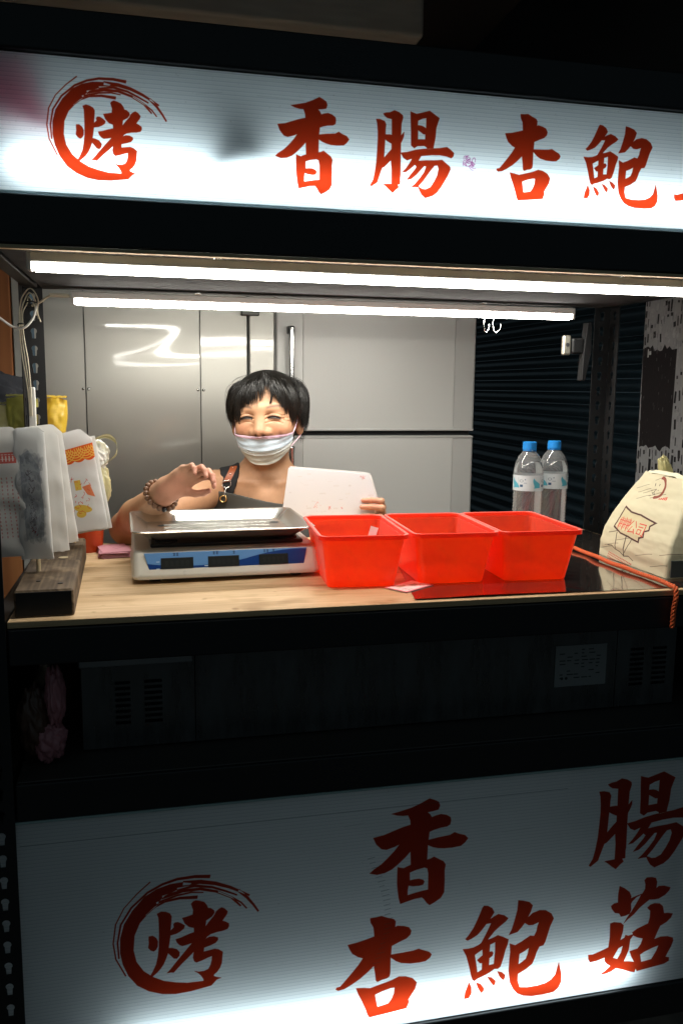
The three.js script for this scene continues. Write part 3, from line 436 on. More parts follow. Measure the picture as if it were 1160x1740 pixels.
{
  const paper = (map) => phys({ map, roughness: 0.8, transmission: 0.35, thickness: 0, specularIntensity: 0.3 });
  const blank = phys({ color: lin(0.80, 0.79, 0.76), roughness: 0.8, transmission: 0.35, thickness: 0, specularIntensity: 0.3 });
  const fit = (g, w, h) => { const p = g.attributes.position, u = g.attributes.uv; for (let i = 0; i < p.count; i++) { const z = p.getZ(i); u.setXY(i, z >= -0.002 ? clamp(p.getX(i) / w + 0.5, 0.004, 0.996) : 0.004, clamp(p.getY(i) / h, 0.004, 0.996)); } return g; };
  // sheaf with the orange scallop print (its figure is kept as plain yellow and orange patches)
  const t1 = painted(512, 900, (c, w, h) => {
    c.fillStyle = '#eeecea'; c.fillRect(0, 0, w, h);
    c.save(); c.beginPath(); c.moveTo(0, 175); c.lineTo(w, 120); c.lineTo(w, 245);
    for (let k = 4; k >= 0; k--) c.quadraticCurveTo((k + 0.5) * w / 5, 310 - k * 6, k * w / 5, 245 + (5 - k) * 8); c.closePath(); c.clip();
    c.fillStyle = '#e8641e'; c.fillRect(0, 0, w, 420); c.strokeStyle = '#f6c35a'; c.lineWidth = 9;
    for (let k = 0; k < 6; k++) for (const r of [40, 62, 84, 106]) { c.beginPath(); c.arc((k + 0.2) * w / 5, 172 - k * 8, r, 0.1, 3.05); c.stroke(); } c.restore();
    c.fillStyle = '#e9c452'; c.beginPath(); c.ellipse(300, 690, 88, 34, 0.25, 0, 7); c.fill(); c.beginPath(); c.ellipse(275, 735, 48, 34, 0, 0, 7); c.fill(); c.fillRect(262, 430, 62, 90);
    c.fillStyle = '#ef8a5c'; c.beginPath(); c.moveTo(330, 495); c.lineTo(410, 480); c.lineTo(440, 600); c.lineTo(370, 570); c.fill();
    c.strokeStyle = '#df4a38'; c.lineWidth = 4; for (let i = 0; i < 26; i++) { c.beginPath(); const x = 200 + rnd() * 200, y = 400 + rnd() * 320; c.moveTo(x, y); c.quadraticCurveTo(x + rr(-30, 30), y + rr(-20, 30), x + rr(-40, 40), y + rr(-10, 46)); c.stroke(); }
    c.lineWidth = 5; for (let i = 0; i < 9; i++) { c.beginPath(); const x = 95 + rnd() * 30, y = 680 + i * 14; c.moveTo(x, y); c.lineTo(x + 18, y + rr(-12, 12)); c.stroke(); }
  });
  const s1 = thing('paper_bag_sheaf', 'sheaf of white paper bags with an orange scallop print on the rear stick', 'paper bags', [-0.122, E - 0.2585, -1.545], 0.06, null); s1.rotation.z = 0.15;
  part('front_bag', fit(bagGeo(0.088, 0.178, 0.012, { seed: 2, cut: 0.055, topTilt: 0.01 }), 0.088, 0.178), paper(t1), s1, [0, 0, 0.011]);
  part('bag', bagGeo(0.09, 0.172, 0.014, { seed: 5, topTilt: 0.004, cut: 0.05 }), blank, s1, [-0.003, -0.005, 0.0]); part('bag', bagGeo(0.088, 0.17, 0.012, { seed: 8 }), blank, s1, [0.006, -0.006, -0.011]);
  // sheaf with the dark print
  const t2 = painted(512, 1100, (c, w, h) => {
    c.fillStyle = '#e6e6e4'; c.fillRect(0, 0, w, h); c.fillStyle = '#b4b9be'; c.beginPath(); c.moveTo(120, 230); c.lineTo(260, 180); c.lineTo(420, 330); c.lineTo(440, 700); c.lineTo(410, 900); c.lineTo(130, 930); c.closePath(); c.fill(); for (let i = 0; i < 240; i++) { const k = 85 + rnd() * 100; c.fillStyle = `rgba(${k},${k + 5},${k + 12},0.22)`; c.beginPath(); c.ellipse(110 + rnd() * 330, 200 + rnd() * 740, 8 + rnd() * 30, 10 + rnd() * 50, rnd() * 3, 0, 7); c.fill(); }
    c.strokeStyle = '#5a4d52'; c.lineWidth = 4; for (let i = 0; i < 60; i++) { c.beginPath(); const x = 215 + rnd() * 110, y = 330 + rnd() * 480; c.moveTo(x, y); c.quadraticCurveTo(x + rr(-24, 24), y + rr(-24, 24), x + rr(-36, 36), y + rr(-24, 24)); c.stroke(); }
    c.strokeStyle = '#7b2330'; c.lineWidth = 6; for (let i = 0; i < 10; i++) { c.beginPath(); const x = 250 + rnd() * 50, y = 830 + rnd() * 70; c.moveTo(x, y); c.lineTo(x + rr(-34, 34), y + rr(-20, 20)); c.stroke(); }
  });
  const t3 = painted(512, 1100, (c, w, h) => {
    c.fillStyle = '#ebe9e5'; c.fillRect(0, 0, w, h); c.fillStyle = '#dc6b62'; c.fillRect(40, 210, 400, 90); c.fillStyle = '#ebe2dc'; for (let i = 0; i < 10; i++) { c.fillRect(60 + i * 37, 225, 26, 6); c.fillRect(66 + i * 37, 240, 14, 44); c.fillRect(58 + i * 37, 262, 30, 6); }
    c.fillStyle = '#d8756c'; for (let col = 0; col < 7; col++) for (let k = 0; k < 16; k++) { const x = 90 + col * 55, y = 420 + k * 33; c.fillRect(x, y, 17, 4); c.fillRect(x + 5, y - 6, 4, 20); if (rnd() < 0.6) c.fillRect(x, y + 9, 16, 4); }
  });
  const s2 = thing('paper_bag_sheaf', 'sheaf of white paper bags with grey and red print on the front stick', 'paper bags', [-0.178, E - 0.263, -1.337], 0, null);
  part('printed_bag', fit(bagGeo(0.05, 0.2, 0.012, { seed: 11, cut: 0.02 }), 0.05, 0.2), paper(t2), s2, [0.006, 0, 0.02], [0, -0.25, 0.035]);
  part('red_printed_bag', fit(bagGeo(0.07, 0.197, 0.01, { seed: 14, cut: 0.03 }), 0.07, 0.197), paper(t3), s2, [-0.034, 0.003, 0.012], [0, -0.15, 0.06]);
  part('bag', bagGeo(0.07, 0.196, 0.01, { seed: 17, cut: 0.04 }), blank, s2, [0.016, 0.004, -0.006], [0, 0.25, 0.06]);
  part('bag', bagGeo(0.072, 0.19, 0.01, { seed: 19, cut: 0.04 }), blank, s2, [0.028, 0.012, -0.026], [0, 0.35, 0.11]);
  part('bag', bagGeo(0.06, 0.186, 0.01, { seed: 21 }), blank, s2, [-0.012, 0.002, -0.014], [0, 0.1, 0.05]);
}

// ---------------------------------------------------------------- crumpled plastic bags
function crumple(rx, ry, rz, sd, amp = 0.35, n = 40, fold = 5) {
  const g = new THREE.SphereGeometry(1, n * 2, n), p = g.attributes.position, v = new THREE.Vector3();
  for (let i = 0; i < p.count; i++) { v.fromBufferAttribute(p, i); const r = 1 + amp * (Math.abs(noise(v.x * fold * 0.4 + sd, v.y * fold * 0.4, v.z * fold * 0.4)) * 1.2 - 0.2 + 0.45 * Math.abs(noise(v.x * fold, v.y * fold + sd, v.z * fold)) - 0.1 + 0.2 * noise(v.x * fold * 2.4, v.y * fold * 2.4, v.z * fold * 2.4 + sd)); p.setXYZ(i, v.x * r * rx, v.y * r * ry, v.z * r * rz); }
  g.computeVertexNormals(); return g;
}
const film = (r, g, b, t = 0.45) => phys({ color: lin(r, g, b), roughness: 0.38, transmission: t, thickness: 0, side: THREE.DoubleSide });
{
  const hang = (label, x, h, d, w, len, m, sd, rz = 0) => {
    const t = thing('plastic_bag', label, 'plastic bag', [x, E + h, -d]); t.rotation.z = rz;
    part('bag', grid(40, 30, (u, v) => { const a = u * Math.PI * 2, f = 0.55 + 0.45 * sstep(v, 0, 0.4), pl = 1 + 0.16 * noise(Math.cos(a) * 3 + sd, Math.sin(a) * 3, v * 2); return [Math.cos(a) * w / 2 * (1 - 0.25 * v * v) * pl, -v * len - 0.006 * Math.abs(Math.cos(a)) * (1 - v), Math.sin(a) * 0.022 * f * pl + 0.004 * noise(u * 14, v * 9, sd)]; }, true), m, t);
    part('folded_top', grid(30, 6, (u, v) => [(u - 0.5) * w * 0.98, 0.0015 * noise(u * 8, 1, sd) + Math.sin(v * 3.1) * 0.004 - 0.001, (v - 0.5) * 0.026]), m, t);
  };
  hang('greenish yellow plastic bag hanging behind the cable post', -0.252, -0.022, 1.80, 0.058, 0.12, film(0.62, 0.60, 0.16), 3);
  hang('bright yellow plastic bag hanging at the inner side of the cable post', -0.19, -0.024, 1.805, 0.05, 0.13, film(0.80, 0.55, 0.05), 9, -0.04);
  hang('pale yellow plastic bag left of the greenish one', -0.305, -0.04, 1.815, 0.05, 0.11, film(0.74, 0.70, 0.36), 15, 0.1);
  const k = thing('plastic_bag', 'pale yellow plastic bag knotted round white paper behind the bag stand', 'plastic bag', [-0.117, E - 0.168, -1.705]);
  part('contents', crumple(0.026, 0.03, 0.026, 4, 0.25), std({ color: lin(0.75, 0.74, 0.70), roughness: 0.7 }), k, [0.01, 0.032, 0]);
  part('bag', crumple(0.034, 0.055, 0.032, 8, 0.3), film(0.68, 0.62, 0.34, 0.35), k, [0, -0.022, 0]);
  { const cv = new THREE.CatmullRomCurve3([[-0.012, 0.05, 0.012], [0.014, 0.066, 0.014], [0.036, 0.07, 0.012], [0.05, 0.058, 0.008], [0.05, 0.036, 0.006], [0.036, 0.022, 0.012], [0.02, 0.012, 0.02]].map((p) => new THREE.Vector3(...p))); part('handle', grid(6, 40, (u, v) => { const p = cv.getPoint(v), wd = 0.02 * (0.55 + 0.45 * Math.sin(v * 5)), tw = 0.7 + v * 1.6; return [p.x + (u - 0.5) * wd * Math.cos(tw) * 0.6 + 0.0015 * noise(u * 4, v * 9, 2), p.y + (u - 0.5) * wd * Math.sin(tw) * 0.5, p.z + (u - 0.5) * wd * 0.9 + 0.003 * Math.sin(u * 9)]; }), film(0.66, 0.62, 0.34, 0.35), k); }
  tag(part('red_tub', crease(ringLoft([{ w: 0.06, d: 0.06, y: 0, r: 0.028 }, { w: 0.07, d: 0.07, y: 0.085, r: 0.033 }, { w: 0.066, d: 0.066, y: 0.085, r: 0.031 }, { w: 0.057, d: 0.057, y: 0.004, r: 0.027 }], 6), 40), std({ color: lin(0.55, 0.06, 0.01), roughness: 0.35 }), null, [-0.128, E - 0.3238, -1.70]), 'small round red tub behind the bag stand', 'tub');
  // pink slips
  const pinkTex = painted(256, 256, (c, w, h) => { c.fillStyle = '#cf929e'; c.fillRect(0, 0, w, h); c.strokeStyle = '#6b3a48'; c.lineWidth = 3; c.beginPath(); c.moveTo(120, 110); c.lineTo(150, 150); c.lineTo(220, 100); c.stroke(); });
  const ps = thing('slip_stack', 'small stack of pink paper slips beside the scale', 'paper stack', [-0.076, E - 0.3236, -1.652], 0.1);
  for (let i = 0; i < 9; i++) part('slip', rbox(0.054, 0.0011, 0.082, 0.0003), std({ map: i === 8 ? pinkTex : null, color: i === 8 ? lin(1, 1, 1) : lin(0.55, 0.26, 0.31), roughness: 0.7 }), ps, [rr(-0.004, 0.004) + i * 0.0004, 0.0007 + i * 0.00125, rr(-0.004, 0.004)], [0, rr(-0.12, 0.12), 0]);
}

// ---------------------------------------------------------------- water bottles
{
  const pet = phys({ color: lin(0.97, 0.98, 0.98), roughness: 0.05, transmission: 0.9, thickness: 0, ior: 1.5 });
  const water = phys({ color: lin(0.98, 0.99, 1), roughness: 0, transmission: 1, thickness: 0.05, ior: 1.33 });
  const prof = (k, inset) => { const pts = [[0.001, 0.004], [0.02, 0.002], [0.027, 0.004], [0.031, 0.012]]; for (let i = 0; i < 12; i++) { const y = 0.018 + i * 0.0068; pts.push([0.0325, y], [0.0308, y + 0.0034]); } pts.push([0.0328, 0.103], [0.0328, 0.138], [0.0318, 0.15], [0.0285, 0.165], [0.0225, 0.178], [0.016, 0.186], [0.0125, 0.19], [0.0125, 0.197]); return pts.filter((p) => p[1] < k).map((p) => new THREE.Vector2(Math.max(0.0005, p[0] - inset), p[1] + inset)); };
  const cap = std({ color: lin(0.01, 0.22, 0.62), roughness: 0.4 });
  const lab = painted(1024, 256, (c, w, h) => {
    c.fillStyle = '#e6ecee'; c.fillRect(0, 0, w, h); c.fillStyle = '#57bfd6'; for (let k = 0; k < 4; k++) { const x = 60 + k * 256; c.beginPath(); c.moveTo(x + 120, 40); c.bezierCurveTo(x + 150, 120, x + 190, 90, x + 220, 200); c.lineTo(x + 120, 210); c.bezierCurveTo(x + 150, 170, x + 90, 120, x + 120, 40); c.fill(); }
    c.fillStyle = '#22567f'; for (let k = 0; k < 4; k++) { const x = 20 + k * 256; c.fillRect(x + 8, 150, 34, 40); c.fillRect(x + 60, 60, 14, 14); c.beginPath(); c.arc(x + 24, 90, 20, 0, 7); c.lineWidth = 5; c.strokeStyle = '#36606f'; c.stroke(); c.font = 'bold 18px sans-serif'; c.fillText('H2O', x + 50, 130); }
    c.fillStyle = '#3c4b55'; for (let i = 0; i < 60; i++) c.fillRect((i % 4) * 256 + 2, 30 + i * 3, 10, 1.6);
  });
  const labM = phys({ map: lab, roughness: 0.35, transmission: 0.25, thickness: 0 });
  for (const [x, d, a, label] of [[0.812, 1.705, 0.4, 'clear water bottle with blue cap standing in front of the other bottle'], [0.888, 1.738, 2.2, 'clear water bottle with blue cap standing behind the other bottle']]) {
    const b = thing('water_bottle', label, 'bottle', [x, E - 0.3228, -d], a, 'water bottles at the back of the counter');
    part('bottle', new THREE.LatheGeometry(prof(1, 0), 40), pet, b);
    part('water', new THREE.LatheGeometry([...prof(0.168, 0.0009), new THREE.Vector2(0.0005, 0.167)], 40), water, b);
    part('label', new THREE.CylinderGeometry(0.0331, 0.0331, 0.034, 48, 1, true), labM, b, [0, 0.1205, 0]);
    const c = part('cap', crease(new THREE.CylinderGeometry(0.0145, 0.0152, 0.0165, 40), 40), cap, b, [0, 0.201, 0]);
    part('cap_ring', new THREE.TorusGeometry(0.0138, 0.0012, 6, 32).rotateX(Math.PI / 2), cap, c, [0, -0.0105, 0]);
  }
}

// ---------------------------------------------------------------- cream carrier bag with a printed side
{
  const t = painted(900, 900, (c, w, h) => {
    c.fillStyle = '#d9d0ae'; c.fillRect(0, 0, w, h); c.lineCap = 'round';
    const L = (col, lw, ...p) => { c.strokeStyle = col; c.lineWidth = lw; c.beginPath(); c.moveTo(p[0], p[1]); for (let i = 2; i < p.length; i += 2) c.lineTo(p[i], p[i + 1]); c.stroke(); };
    for (let k = 0; k < 16; k++) { const x = rnd() * 800, y = rnd() * 850; c.strokeStyle = '#6b5a44'; c.lineWidth = 4.5; c.beginPath(); c.moveTo(x, y); c.bezierCurveTo(x + 60, y - 14, x + 110, y - 46, x + 190, y - 60); c.stroke(); }
    c.fillStyle = '#d6c9a0'; c.strokeStyle = '#4b1f18'; c.lineWidth = 16; c.beginPath(); c.moveTo(140, 360); c.lineTo(260, 395); c.lineTo(420, 400); c.lineTo(640, 440); c.lineTo(585, 480); c.lineTo(590, 520); c.lineTo(545, 540); c.lineTo(560, 590); c.lineTo(510, 610); c.lineTo(515, 650); c.lineTo(350, 625); c.lineTo(250, 615); c.lineTo(130, 570); c.closePath(); c.fill(); c.stroke();
    const red = '#d3402e'; // the two legible characters of the board, then worn strokes
    L(red, 10, 360, 470, 325, 530); L(red, 10, 395, 470, 430, 525); L(red, 10, 372, 525, 345, 580, 420, 570); L(red, 10, 405, 545, 428, 585);
    L(red, 10, 455, 480, 540, 480, 540, 590, 522, 582); L(red, 9, 455, 510, 515, 510); L(red, 9, 460, 535, 505, 535, 505, 575, 460, 575, 460, 535);
    for (let k = 0; k < 3; k++) { const x = 170 + k * 58; L(red, 9, x, 470, x + 10, 560); L(red, 9, x + 24, 460, x + 20, 580); L(red, 8, x - 6, 495, x + 44, 490); L(red, 8, x, 530, x + 46, 525); L(red, 8, x + 38, 470, x + 42, 560); }
    L('#4b3a2c', 10, 200, 620, 240, 780); L('#4b3a2c', 13, 345, 630, 355, 830); L('#4b3a2c', 8, 430, 640, 370, 790); L('#4b3a2c', 8, 120, 770, 180, 760, 230, 790, 300, 800, 360, 830, 420, 815, 480, 845);
    c.fillStyle = '#cf5542'; c.font = 'bold 34px sans-serif'; c.save(); c.translate(130, 850); c.rotate(0.12); for (let r = 0; r < 3; r++) for (let i = 0; i < 16; i++) c.fillRect(i * 22 + 2, r * 22 - 14, 14, r ? 11 : 13); c.restore();
    c.strokeStyle = '#8a3a20'; c.lineWidth = 28; c.beginPath(); c.arc(470, 120, 95, -1.7, 1.6); c.stroke(); c.fillStyle = '#3a2a20'; for (let i = 0; i < 12; i++) c.fillRect(370 + rnd() * 120, 70 + rnd() * 120, 10, 6 + rnd() * 16);
    c.fillStyle = red; for (let i = 0; i < 5; i++) c.fillRect(540 + i * 22, 215 - i * 6, 16, 12 + i * 5);
  });
  const b = thing('carrier_bag', 'cream paper carrier bag with a brown signboard drawing beside the rope', 'bag', [0.925, E - 0.3225, -1.372], 0);
  const prof = [[0, 1, 1, 0], [0.028, 0.99, 1, 0.0], [0.056, 0.93, 0.98, 0.003], [0.084, 0.80, 0.93, 0.008], [0.112, 0.62, 0.86, 0.013], [0.14, 0.40, 0.76, 0.016], [0.168, 0.12, 0.6, 0.014]];
  const at = (v) => { const q = v * (prof.length - 1), i = Math.min(prof.length - 2, Math.floor(q)), k = q - i; return prof[i].map((a, m) => lerp(a, prof[i + 1][m], k)); };
  const g = grid(96, 48, (u, v) => {
    const [y, kx, kz, ox] = at(v), a = u * 4, q = Math.floor(a) % 4, k = a - Math.floor(a), hx = 0.058 * kx, hz = 0.112 * kz;
    const c4 = [[-hx, hz], [-hx, -hz], [hx, -hz], [hx, hz]], A = c4[q], B = c4[(q + 1) % 4], bul = 0.006 * Math.sin(k * Math.PI) * (0.3 + v);
    const nx = [-1, 0, 1, 0][q], nz = [0, -1, 0, 1][q], cr = 0.0035 * fbm((A[0] + (B[0] - A[0]) * k) * 30 + q * 5, v * 7, q) + 0.0012 * noise(k * 16, v * 20, q);
    return [lerp(A[0], B[0], k) + ox + nx * (bul + cr), y + 0.006 * noise(u * 9, 2, 2) * v, lerp(A[1], B[1], k) + nz * (bul + cr)];
  }, true);
  { const p = g.attributes.position, u = g.attributes.uv; for (let i = 0; i < u.count; i++) { const uu = u.getX(i), q = Math.floor(uu * 4 - 1e-6); u.setXY(i, q === 0 ? 1 - (uu * 4) : 0.004, clamp(p.getY(i) / 0.168, 0.004, 0.996)); if (q === 0) u.setX(i, clamp(uu * 4, 0.004, 0.996)); } }
  t.repeat.set(-1, 1); t.offset.set(1, 0); t.wrapS = THREE.RepeatWrapping;
  part('paper_body', g, phys({ map: t, roughness: 0.7, transmission: 0.1, thickness: 0 }), b);
  part('folded_top', grid(20, 6, (u, v) => [0.014 + (v - 0.5) * 0.016 + 0.003 * noise(u * 6, v), 0.166 + 0.006 * Math.sin(v * 3.1) + 0.004 * noise(u * 5, 3), (u - 0.5) * 0.135]), std({ color: lin(0.78, 0.72, 0.52), roughness: 0.7 }), b);
  part('lower_band', rbox(0.112, 0.03, 0.002, 0.0008, 0.0, 0.018, 0.1195), std({ color: lin(0.09, 0.095, 0.085), roughness: 0.25 }), b);
  const k = thing('plastic_bag', 'light yellow knotted plastic bag behind the cream carrier bag', 'plastic bag', [1.005, E - 0.228, -1.47]);
  part('bag', crumple(0.03, 0.075, 0.03, 21, 0.3), film(0.78, 0.72, 0.36, 0.35), k, [0.005, -0.012, 0]);
  part('ear', crumple(0.012, 0.03, 0.01, 25, 0.4, 24), film(0.78, 0.72, 0.36, 0.35), k, [-0.012, 0.072, 0.0], [0, 0, 0.3]);
}

// ---------------------------------------------------------------- small hardware: hooks, clip, cables
for (const [x, a, n] of [[0.700, 0.5, 'wire hook hanging from the back light tube, nearer the refrigerator middle'], [0.724, -0.6, 'wire hook hanging from the back light tube, nearer the roller shutter']]) {
  const h = part('wire_hook', tube([[0, 0.018, 0.004], [0.0, 0.026, 0], [-0.006, 0.02, 0], [-0.008, 0.0, 0], [-0.008, -0.02, 0], [0, -0.031, 0], [0.008, -0.024, 0], [0.0085, -0.012, 0]], 0.0008, 40, 8), M.chrome, null, [x, E + 0.151, -1.7], [0, a, -0.12]); tag(h, n, 'hook', 'wire hooks on the back light tube');
}
{
  const c = thing('bulldog_clip', 'black and steel bulldog clip gripping the rear upright beside the shutter', 'clip', [0.955, E + 0.086, -1.756]);
  const jaw = new THREE.Shape(); jaw.moveTo(0, 0.062); jaw.lineTo(0.008, 0.064); jaw.lineTo(0.010, 0.0); jaw.lineTo(-0.002, -0.064); jaw.lineTo(-0.008, -0.063); jaw.lineTo(-0.006, 0); jaw.closePath();
  part('jaw', new THREE.ExtrudeGeometry(jaw, { depth: 0.02, bevelEnabled: true, bevelSize: 0.001, bevelThickness: 0.001, bevelSegments: 2 }), M.black, c);
  part('lever', rbox(0.03, 0.036, 0.014, 0.006, -0.02, 0.012, 0.01), M.black, c);
  const hd = part('grip', rbox(0.02, 0.044, 0.012, 0.005, -0.047, 0.013, 0.012), std({ color: lin(0.72, 0.67, 0.55), metalness: 0.9, roughness: 0.35 }), c);
  part('hole', cyl(0.0042, 0.0042, 0.0015, 16).rotateX(Math.PI / 2), M.blackRough, hd, [-0.047, 0.014, 0.0184]);
}
{
  const cab = thing('cable_bundle', 'bundle of cream lamp cables tied to the rear upright', 'cable', [0, 0, 0]), D = 1.716;
  const w = (pts, r = 0.0022, m = M.wire) => part('cable', tube(pts.map(([x, h, d]) => [x, E + h, -(d ?? D)]), r, 60, 8), m, cab);
  w([[-0.139, 0.166, 1.7], [-0.165, 0.168, 1.702], [-0.185, 0.166], [-0.2, 0.155], [-0.215, 0.148]]);
  for (let k = 0; k < 3; k++) w([[-0.207 + k * 0.004, 0.13 - k * 0.006, D - 0.004], [-0.202 - k * 0.004, 0.16 - k * 0.005, D - 0.008], [-0.215 - k * 0.002, 0.180 - k * 0.008, D - 0.006], [-0.231 + k * 0.004, 0.164 - k * 0.006], [-0.2365 + k * 0.003, 0.135, D - 0.004], [-0.2372 + k * 0.0034, 0.09, D - 0.006], [-0.2345 + k * 0.0046, 0.05, D - 0.006], [-0.2285 + k * 0.003, 0.0, D - 0.006], [-0.226 + k * 0.002, -0.06, D - 0.004]], 0.0012);
  w([[-0.3, 0.15, 1.66], [-0.272, 0.125, 1.69], [-0.245, 0.106, D - 0.014], [-0.228, 0.106, D - 0.016], [-0.212, 0.125, D - 0.01], [-0.205, 0.15, D - 0.006]], 0.0024, std({ color: lin(0.7, 0.68, 0.62), roughness: 0.5 }));
  part('connector', rbox(0.036, 0.007, 0.008, 0.002, -0.163, E + 0.1675, -1.7), M.wire, cab);
  for (const [x, h, r] of [[-0.214, 0.151, 0.012], [-0.2345, 0.112, 0.006]]) part('cable_tie', new THREE.TorusGeometry(r, 0.0013, 6, 20).rotateX(1.2), M.black, cab, [x, E + h, -D + 0.002]);
  tag(part('cable_duct', rbox(0.013, 0.16, 0.009, 0.0015, -0.2225, E - 0.085, -1.7225), M.whitePlastic, null), 'white plastic cable duct stuck to the rear upright', 'duct');
  tag(part('dark_cloth', crumple(0.1, 0.075, 0.06, 31, 0.25), std({ color: lin(0.018, 0.02, 0.026), roughness: 0.9 }), null, [-0.345, E - 0.045, -1.9]), 'dark cloth bundle hanging left of the cable post', 'cloth');
}

// ---------------------------------------------------------------- on the shelf under the counter
{
  const a = thing('steel_appliance', 'low dark stainless appliance with vent slots on the shelf', 'appliance', [0, E - 0.561, -1.28]);
  const st = phys({ color: lin(0.15, 0.15, 0.148), metalness: 0.85, roughness: 0.5, roughnessMap: (() => { const t = smudge.clone(); t.repeat.set(5, 1); return t; })() });
  st.roughness = 0.8;
  const panel = (x0, x1, cols) => {
    const s = new THREE.Shape(); s.moveTo(x0, 0.004); s.lineTo(x1, 0.004); s.lineTo(x1, 0.148); s.lineTo(x0, 0.148); s.closePath();
    for (const [c0, c1] of cols) for (let k = 0; k < 8; k++) { const y = 0.041 + k * 0.0092, h = new THREE.Path(); h.moveTo(c0, y); h.lineTo(c1, y); h.lineTo(c1, y + 0.0052); h.lineTo(c0, y + 0.0052); h.closePath(); s.holes.push(h); }
    return part('front_panel', new THREE.ExtrudeGeometry(s, { depth: 0.002, bevelEnabled: false }), st, a);
  };
  panel(-0.112, 0.058, [[-0.063, -0.04], [-0.019, 0.008]]); panel(0.0595, 0.79, []); panel(0.7915, 0.908, [[0.818, 0.845], [0.862, 0.89]]);
  part('housing', rbox(1.018, 0.148, 0.40, 0.004, 0.398, 0.078, -0.225), std({ color: lin(0.03, 0.03, 0.03), roughness: 0.7 }), a);
  part('top_trim', rbox(0.17, 0.012, 0.006, 0.002, -0.03, 0.142, 0.004), std({ color: lin(0.3, 0.3, 0.3), metalness: 0.7, roughness: 0.5 }), a);
  const plate = painted(256, 200, (c, w, h) => { c.fillStyle = '#8a8a88'; c.fillRect(0, 0, w, h); c.fillStyle = '#2c2c2c'; c.font = 'bold 18px sans-serif'; for (let r = 0; r < 9; r++) for (let i = 0; i < 6; i++) if (rnd() < 0.6) c.fillRect(20 + i * 36 + rnd() * 6, 20 + r * 17, 12 + rnd() * 20, 5); c.beginPath(); c.arc(36, 160, 7, 0, 7); c.arc(58, 160, 7, 0, 7); c.fill(); });
  part('rating_plate', rbox(0.098, 0.074, 0.0012, 0.0004, 0.722, 0.086, 0.003), std({ map: plate, roughness: 0.5 }), a);
  for (const [x, h, s, l, rx, ry] of [[-0.158, -0.522, 41, 'crumpled pink plastic bag lying low on the shelf corner', 0.024, 0.03], [-0.146, -0.455, 44, 'pink plastic bag hanging against the vented appliance', 0.014, 0.045], [-0.178, -0.49, 47, 'dark brown plastic bag tucked in the shelf corner', 0.022, 0.05]]) tag(part('plastic_bag', crumple(rx, ry, 0.022, s, 0.35, 30), s === 47 ? film(0.12, 0.06, 0.04, 0.2) : film(0.62, 0.25, 0.28, 0.3), null, [x, E + h, -1.245]), l, 'plastic bag');
}

// ---------------------------------------------------------------- the woman behind the counter
const len = Math.hypot;
const cone = (p, a, b, ra, rb) => { const bx = b[0] - a[0], by = b[1] - a[1], bz = b[2] - a[2], px = p[0] - a[0], py = p[1] - a[1], pz = p[2] - a[2], t = clamp((px * bx + py * by + pz * bz) / (bx * bx + by * by + bz * bz), 0, 1); return len(px - bx * t, py - by * t, pz - bz * t) - (ra + (rb - ra) * t); };
const ell = (p, c, r) => { const x = p[0] - c[0], y = p[1] - c[1], z = p[2] - c[2], k0 = len(x / r[0], y / r[1], z / r[2]), k1 = len(x / (r[0] * r[0]), y / (r[1] * r[1]), z / (r[2] * r[2])); return k1 < 1e-9 ? -Math.min(...r) : k0 * (k0 - 1) / k1; };
const smin = (a, b, k) => { const h = Math.max(k - Math.abs(a - b), 0) / k; return Math.min(a, b) - h * h * k * 0.25; };
const smax = (a, b, k) => -smin(-a, -b, k);
